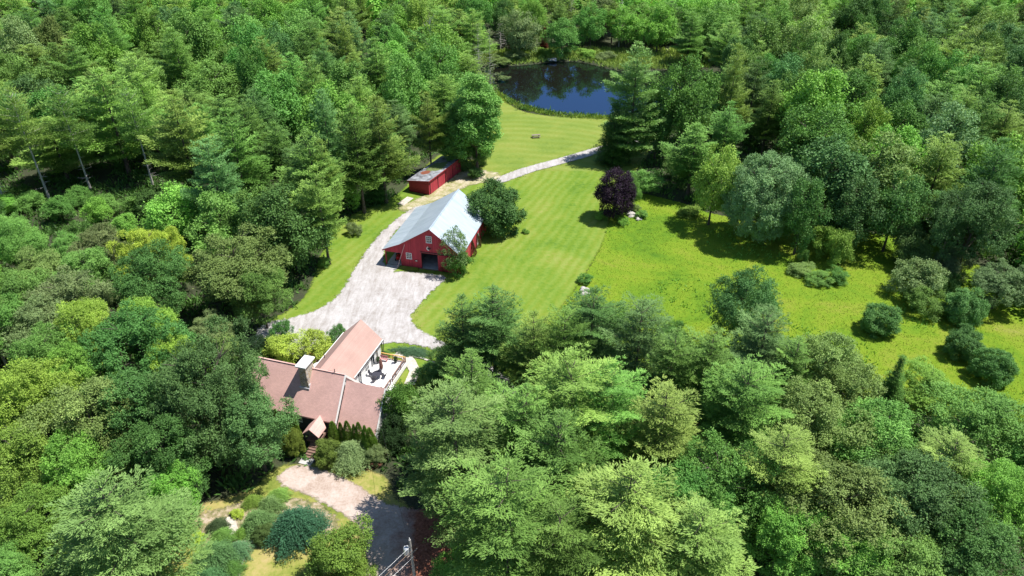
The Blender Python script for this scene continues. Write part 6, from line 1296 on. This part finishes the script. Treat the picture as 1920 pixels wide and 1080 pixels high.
for s_ in (-1, 1): MB().box(s_*.5-.04, s_*.5+.04, -.18, .24, 0, .4).build('leg', pink, r)
for (x, y, l) in ((1.35, 15.7, 'dark planter by the yellow railing of the deck'), (-1.1, 14.9, 'dark planter at the wing door on the deck'), (2.3, 8.7, 'dark planter at the near end of the brown railing')):
    r = empty('planter', hp(x, y, 1.2)); tag(r, l, 'planter'); MB().lathe([(.16, 0), (.24, .4), (.26, .42), (.2, .42)]).build('pot', M['dark'], r)
    q = bpy.data.objects.new('foliage', BUSH[0]); C.objects.link(q); q.parent = r; q.scale = (.11, .11, .14); q.location = (0, 0, .4); q.color = (.05, .1, .03, 1)
r = empty('round_garden_table', hp(-9.0, 11.2, 1.18)); tag(r, 'round white table on the small back deck beside the chimney', 'table')
MB().lathe([(.62, .68), (.65, .7), (.62, .73)], n=18).build('tabletop', M['trim'], r); MB().lathe([(.3, 0), (.08, .1), (.06, .68)]).build('pedestal', M['trim'], r)
r = empty('skylight', (0, 0, 0)); bpy.data.objects.remove(r)
# ---- walks and stones round the house
def slabpoly(name, P, z0, z1, mat, label=None, cat=None, kind=None):
    n = len(P); b = MB(); b.add([(x, y, z0) for x, y in P]+[(x, y, z1) for x, y in P], [tuple(range(n, 2*n))]+[(i, (i+1) % n, n+(i+1) % n, n+i) for i in range(n)])
    o = b.build(name, M[mat]); tag(o, label, cat, kind=kind); return o
def ribbon(name, pts, w, z, mat):
    L = []; R_ = []
    for i, p in enumerate(pts):
        q0 = pts[max(i-1, 0)]; q1 = pts[min(i+1, len(pts)-1)]; d = Vector((q1[0]-q0[0], q1[1]-q0[1])).normalized()
        L.append((p[0]-d.y*w/2, p[1]+d.x*w/2)); R_.append((p[0]+d.y*w/2, p[1]-d.x*w/2))
    P = R_+L[::-1]; b = MB(); n = len(pts)
    b.add([(x, y, z) for x, y in R_]+[(x, y, z) for x, y in L], [(i, i+1, n+i+1, n+i) for i in range(n-1)])
    o = b.build(name, M[mat]); tag(o, kind='structure'); return o
M['walk'] = plain('pale_walk', (.50, .45, .39), .95, .3, 1.5, 0, .5)
ribbon('garden_walk', [at(*p) for p in ((742,664),(760,668),(770,680),(778,697),(772,712),(768,722))], 1.6, .15, 'walk')
ribbon('garden_edging', [at(*p) for p in ((735,667),(755,666),(790,672),(812,680),(835,690))], .35, .16, 'walk')
ribbon('stepping_walk', [at(*p) for p in ((770,760),(800,765),(830,770))], 1.6, .15, 'walk')
ribbon('side_walk', [at(*p) for p in ((478,700),(492,692),(505,688))], .9, .15, 'walk')
ribbon('border_walk', [at(*p) for p in ((430,970),(440,1000),(452,1015),(470,1022))], 1.0, .14, 'walk')
ribbon('border_edging', [at(*p) for p in ((460,1040),(452,1060),(446,1085))], .4, .16, 'walk')
def rock(name, u, v, w, h, label, d=None):
    me = bpy.data.meshes.new(name); bm = __import__('bmesh').new(); __import__('bmesh').ops.create_icosphere(bm, subdivisions=3, radius=1)
    for q in bm.verts:
        k = 1+.22*math.sin(q.co.x*4+u)+.16*math.sin(q.co.y*6+q.co.z*3+v)+.05*math.sin(q.co.x*17+q.co.z*13); q.co *= k; q.co.z = max(q.co.z, -.35)
    bm.to_mesh(me); bm.free(); me.materials.append(M['rock']); o = bpy.data.objects.new(name, me); C.objects.link(o)
    x, y = at(u, v); o.location = (x, y, h*.2); o.scale = (w/2, (d or w)/2, h*.7); tag(o, label, 'rock'); return o
rock('boulder', 1097, 548, 2.0, .9, 'pale boulder in the meadow below a small round bush')
rock('boulder', 1184, 404, 2.6, .8, 'pale boulder in the rock garden beside the copper tree', 1.8)
rock('boulder', 1197, 412, 1.3, .5, 'small stone at the right of the rock garden by the copper tree')
rock('boulder', 1036, 113, 2.8, .9, 'grey rock on the far shore of the pond', 2.5)
rock('boulder', 1333, 116, 2.4, 1.2, 'grey stone at the right end of the marsh grass')
ribbon('stone_path', [at(*p) for p in ((752,384),(760,378),(770,371))], 1.7, .13, 'walk')
# ---- barn
BX, BY, BR = -20.25, 114.2, -.241
barn = empty('barn', (BX, BY, 0), BR); tag(barn, 'large red barn with a pale metal roof and a lean-to on its left', 'barn')
bw, bl, lw_, rx_ = 11.34, 16.9, 3.13, 5.9; zr, zR, zj, zl = 8.55, 3.87, 4.8, 3.4
def btop(x):
    if x < 0: return zj+(zl-zj)*(-x/lw_)-.12
    if x < rx_: return zj+(zr-zj)*x/rx_-.12
    return zr+(zR-zr)*(x-rx_)/(bw-rx_)-.12
wall_x(MB(), -lw_, bw, btop, [(3.9, 7.05, 0, 3.4), (1.06, 1.98, 1.93, 2.98), (5.12, 6.03, 5.76, 6.94), (-2.95, -.12, 0, 2.8)], 0, .18, (0, rx_)).build('wall', M['barn'], barn)['label'] = 'front gable wall'
wall_x(MB(), 0, bw, btop, (), bl-.2, .18, (0, rx_)).build('wall', M['barn'], barn)
M['barn_side'] = boards('barn_side_boards', (.43, .034, .056), .22, 'Y')
b = swap(wall_x(MB(), .181, bl-.21, lambda y: zR-.12, [(10.6, 12.0, 0, 2.3)], 0, .18), bw); b.build('wall', M['barn_side'], barn)
MB().box(bw-.06, bw-.01, 10.62, 11.98, .02, 2.28).build('side_door', M['trim'], barn)
b = swap(wall_x(MB(), .181, bl-.21, lambda y: zj-.12, (), 0, .18), .18); b.build('wall', M['barn_side'], barn)
b = MB()
b.slab([(-.02, -.35, zj), (rx_, -.35, zr), (rx_, bl+.2, zr), (-.02, bl+.2, zj)], .1)
b.slab([(rx_+.001, -.35, zr), (bw+.3, -.35, zR-.05), (bw+.3, bl+.2, zR-.05), (rx_+.001, bl+.2, zr)], .1)
rf = b.build('roof', M['metalroof'], barn)
MB().slab([(-lw_-.35, -.35, zl-.1), (-.021, -.35, zj), (-.021, bl+.4, zj), (-lw_-.35, bl+.4, zl-.1)], .1).build('lean_to_roof', M['metalroof'], barn)
b = MB(); t_ = .24
b.slab([(-lw_-.37, -.39, zl-.09), (-.022, -.39, zj+.012), (-.022, -.352, zj+.012), (-lw_-.37, -.352, zl-.09)], t_)
b.slab([(-.02, -.39, zj+.012), (rx_, -.39, zr+.012), (rx_, -.352, zr+.012), (-.02, -.352, zj+.012)], t_)
b.slab([(rx_+.001, -.39, zr+.012), (bw+.32, -.39, zR-.04), (bw+.32, -.352, zR-.04), (rx_+.001, -.352, zr+.012)], t_)
b.build('rake_board', M['redtrim'], rf)
MB().box(rx_-.12, rx_+.12, -.36, bl+.21, zr-.02, zr+.05).build('ridge_cap', M['metalroof'], rf)
for y_ in (.1, 5.6, 11.1, bl-.2): MB().box(-lw_, -lw_+.16, y_, y_+.16, 0, zl-.25).build('lean_to_post', M['railb'], barn)
MB().box(-lw_+.02, bw-.2, .19, bl-.25, 0, .13).build('concrete_floor', M['concrete'], barn)
window(barn, .92, 1.05, (1.52, -.02, 2.455), 0, 3, 3); window(barn, .91, 1.18, (5.575, -.02, 6.35), 0, 3, 3)
b = MB().box(3.78, 3.9, -.06, .02, 0, 3.42).box(7.05, 7.17, -.06, .02, 0, 3.42).box(3.78, 7.17, -.062, .018, 3.42, 3.56); b.build('door_frame', M['redtrim'], barn)
MB().box(7.2, 10.2, -.16, -.08, .1, 3.4).build('sliding_door', M['barn'], barn)
MB().box(3.7, 10.3, -.14, -.065, 3.58, 3.66).build('door_track', M['dark'], barn)
MB().box(-2.6, 7.4, -.12, -.002, 0, .14).build('sill_beam', M['railb'], barn)
# sign and round ornament on the front wall (flat pieces fixed to it)
b = MB(); n = 20
def disc(b, cx, cz, rx, rz, y0, y1, n=20, a0=0, a1=2*PI):
    P = [(cx+rx*math.cos(a0+(a1-a0)*k/n), cz+rz*math.sin(a0+(a1-a0)*k/n)) for k in range(n)]; m_ = len(P)
    return b.add([(x, y0, z) for x, z in P]+[(x, y1, z) for x, z in P], [tuple(range(m_)), tuple(range(m_, 2*m_))[::-1]]+[(i, m_+i, m_+(i+1) % m_, (i+1) % m_) for i in range(m_)])
def on_barn(name, x, z, label, cat): r = empty(name, (BX+x*math.cos(BR), BY+x*math.sin(BR), z), BR); tag(r, label, cat); return r
r = on_barn('wall_sign', 2.9, 1.6, 'small dark red oval sign with a white middle on the barn front', 'sign')
disc(MB(), 0, 0, .40, .24, -.06, -.004).build('board', plain('dark_red_paint', (.16, .01, .015), .5, .1), r); disc(MB(), 0, 0, .2, .09, -.075, -.061).build('lettering', M['trim'], r)
r = on_barn('wall_ornament', 5.45, 4.5, 'white and dark round ornament below the upper barn window', 'ornament')
b = MB()
for k in range(9):
    a = rad(100+20*k); a2 = rad(120+20*k); b.add([(.42*math.cos(a), -.09, .42*math.sin(a)), (.42*math.cos(a2), -.09, .42*math.sin(a2)), (.26*math.cos(a2), -.05, .26*math.sin(a2)), (.26*math.cos(a), -.05, .26*math.sin(a))], [(0, 1, 2, 3)])
b.build('crescent', M['trim'], r)
b = MB(); disc(b, .08, 0, .26, .22, -.06, -.004); b.tube([(-.25, -.08, .12), (.1, -.1, 0), (.4, -.08, .15)], .035, 5).tube([(-.2, -.08, -.2), (.1, -.1, 0), (.35, -.08, -.18)], .03, 5); b.build('figure', M['dark'], r)
r = on_barn('leaning_pole', .9, 0, 'thin pale pole leaning against the barn front left of the small window', 'pole')
MB().tube([(-1.45, -1.1, .05), (.12, -.42, 4.95)], .045, 6).build('shaft', plain('pink_white_pole', (.6, .42, .42), .5, .1), r)
r = empty('garden_tractor', (BX+(-1.5)*math.cos(BR)-2.2*math.sin(BR)*-1*-1, BY-1.5*math.sin(BR)+2.2*math.cos(BR), .13), BR+rad(15)); tag(r, 'small red tractor parked under the barn lean-to', 'tractor')
MB().box(-.32, .32, -1.1, .0, .45, .95).add([(-.3,-1.1,.951),(.3,-1.1,.951),(.3,0,.951),(-.3,0,.951),(-.22,-1.0,1.06),(.22,-1.0,1.06),(.22,-.05,1.08),(-.22,-.05,1.08)],[(0,1,5,4),(1,2,6,5),(2,3,7,6),(3,0,4,7),(4,5,6,7)]).build('hood', M['tractor'], r)
MB().box(-.5, .5, .1, .95, .55, .72).build('rear_body', M['tractor'], r); MB().box(-.25, .25, .25, .7, .75, .85).box(-.25, .25, .62, .7, .851, 1.15).build('seat', M['black'], r)
MB().tube([(0, -.02, .9), (0, .18, 1.18)], .025, 6).tube([(.16*math.cos(a/10*2*PI), .18+.05*math.sin(a/10*2*PI), 1.19+.15*math.sin(a/10*2*PI)) for a in range(11)], .015, 5).build('steering_wheel', M['dark'], r)
for sx, sy, rr in ((-1, -.75, .26), (1, -.75, .26), (-1, .55, .42), (1, .55, .42)):
    w_ = MB().tube([(sx*.38, sy, rr), (sx*.58, sy, rr)], rr, 16).build('wheel', M['rubber'], r); MB().tube([(sx*.37, sy, rr), (sx*.592, sy, rr)], rr*.5, 12).build('rim', M['yellow'], w_)
r = empty('storage_rack', (BX+6.5*math.cos(BR)-3.0*math.sin(BR)*-1*-1, BY+6.5*math.sin(BR)+3.0*math.cos(BR), .13), BR); tag(r, 'dark rack standing inside the open barn door', 'rack')
b = MB()
for sx in (-.3, .3):
    for sy in (-.5, .5): b.box(sx-.04, sx+.04, sy-.04, sy+.04, 0, 2.0)
b.build('posts', M['wood'], r)
for z_ in (.4, 1.1, 1.8): MB().box(-.29, .29, -.49, .49, z_, z_+.05).build('shelf', M['wood'], r)
# concrete pad before the lean-to
slabpoly('concrete_pad', [(BX+x*math.cos(BR)-y*math.sin(BR), BY+x*math.sin(BR)+y*math.cos(BR)) for x, y in ((-2.9, -.1), (-.4, -.1), (-.5, -1.5), (-2.7, -1.6))], .0, .15, 'concrete', kind='structure')
sheet('grass_strip', np.array([(BX+x*math.cos(BR)-y*math.sin(BR), BY+x*math.sin(BR)+y*math.cos(BR)) for x, y in ((-.3, 0.1), (3.2, 0.1), (3.6, -1.2), (1.2, -1.6), (-.6, -2.6))]), .16, sheet_mat('barn_strip_grass', lawn_col, .5, 1.5, .4), .4)
# ---- red shed
SX, SY, SR = -18.2, 144.7, rad(-24.7)
shed = empty('shed', (SX, SY, 0), SR); tag(shed, 'long low red shed with a flat grey roof under the pines', 'shed')
zt = lambda x: 3.35+(x/5.1)*.75
wall_x(MB(), -5.1, 0, zt, (), 0, .15).build('wall', M['shedf'], shed)['label'] = 'plain front wall'
wall_x(MB(), -5.1, 0, zt, (), 14.9, .15).build('wall', M['shedf'], shed)
swap(wall_x(MB(), .151, 14.899, lambda y: 3.35), 0).build('wall', M['shed'], shed); swap(wall_x(MB(), .151, 14.899, lambda y: 2.6), -4.92).build('wall', M['shed'], shed)
MB().slab([(-5.4, -.3, 2.68), (.35, -.3, 3.55), (.35, 15.3, 3.55), (-5.4, 15.3, 2.68)], .12).build('roof', M['shedroof'], shed, None)
MB().box(.352, .39, -.32, 15.32, 3.32, 3.56).build('fascia', M['redtrim'], shed); MB().slab([(-5.4, -.34, 2.69), (.35, -.34, 3.56), (.35, -.302, 3.56), (-5.4, -.302, 2.69)], .2).build('fascia', M['redtrim'], shed)
for i, (y0_, y1_) in enumerate(((.5, 3.6), (3.9, 7.0), (7.3, 10.4), (10.7, 14.3))):
    d = MB().box(.02, .07, y0_, y1_, .1, 3.0).build('sliding_door', M['shed'], shed); MB().box(.071, .11, y0_-.06, y0_+.03, .1, 3.05).build('door_edge', M['dark'], d)
# ---- utility pole with transformer and wires
px, py = at(768, 1012, 10.5); 
r = empty('utility_pole', (px, py, 0)); tag(r, 'wooden utility pole with a grey transformer at the bottom of the view', 'utility pole')
MB().tube([(0, 0, -.3), (.05, 0, 5), (0, 0, 10.5)], [.17, .15, .11], 10).build('pole', plain('weathered_pole', (.36, .32, .29), .9, .3, 6), r)
tf = MB().lathe([(.26, 8.4), (.30, 8.45), (.30, 9.3), (.22, 9.42), (.05, 9.45)], -.42, 0, 16).build('transformer', M['galv'], r)
MB().tube([(-.42, .0, 9.4), (-.42, 0, 9.7)], .05, 8).tube([(-.12, 0, 8.9), (-.02, 0, 8.9)], .05, 6).build('bushing', M['dark'], tf)
ca = MB(); ca.add([(-.04,-.7,9.05),(.04,-.7,9.05),(.04,.7,9.05),(-.04,.7,9.05),(-.04,-.7,9.13),(.04,-.7,9.13),(.04,.7,9.13),(-.04,.7,9.13)], [(0,3,2,1),(4,5,6,7),(0,1,5,4),(1,2,6,5),(2,3,7,6),(3,0,4,7)])
ca.build('crossarm', M['wood'], r, (0.1, 0, -.6), (0, rad(0), rad(-38)))
MB().tube([(0, 0, 10.5), (0, 0, 10.75)], .04, 6).build('insulator', M['trim'], r)
for i, (z_, du, l) in enumerate(((9.5, 0, 'upper power line running down left from the pole'), (8.9, .1, 'middle power line running down left from the pole'), (8.0, .2, 'lowest power line running down left from the pole'))):
    pts = [(px+du-18*t, py-22*t-.0, z_-2.2*4*t*(1-t)*.25+.6*t) for t in [k/12 for k in range(13)]]
    o = MB().tube(pts, .011, 5, False).build('power_line', M['galv'] if i != 1 else plain('orange_cable', (.5, .28, .15), .6, .1)); tag(o, l, 'power line')
tgt = hp(5.4, 2.0, 4.2)
pts = [(px+(tgt[0]-px)*t, py+(tgt[1]-py)*t, 8.6+(tgt[2]-8.6)*t-1.2*4*t*(1-t)) for t in [k/16 for k in range(17)]]
o = MB().tube(pts, .012, 4, False).build('power_line', M['dark']); tag(o, 'thin dark service wire from the utility pole up to the house', 'power line')
# ---- picnic table on the far lawn
x, y = at(1005, 258); r = empty('picnic_table', (x, y, 0), rad(12)); tag(r, 'small weathered picnic table on the lawn before the pond', 'picnic table')
MB().box(-1.1, 1.1, -.38, .38, .72, .77).build('tabletop', M['wood'], r)
for s_ in (-1, 1):
    MB().box(-1.1, 1.1, s_*.75-.14, s_*.75+.14, .42, .47).build('seat', M['wood'], r); MB().box(s_*.8-.05, s_*.8+.05, -.7, .7, .34, .41).box(s_*.8-.05, s_*.8+.05, -.3, -.2, 0, .71).box(s_*.8-.051, s_*.8+.051, .2, .3, 0, .711).build('leg', M['wood'], r)
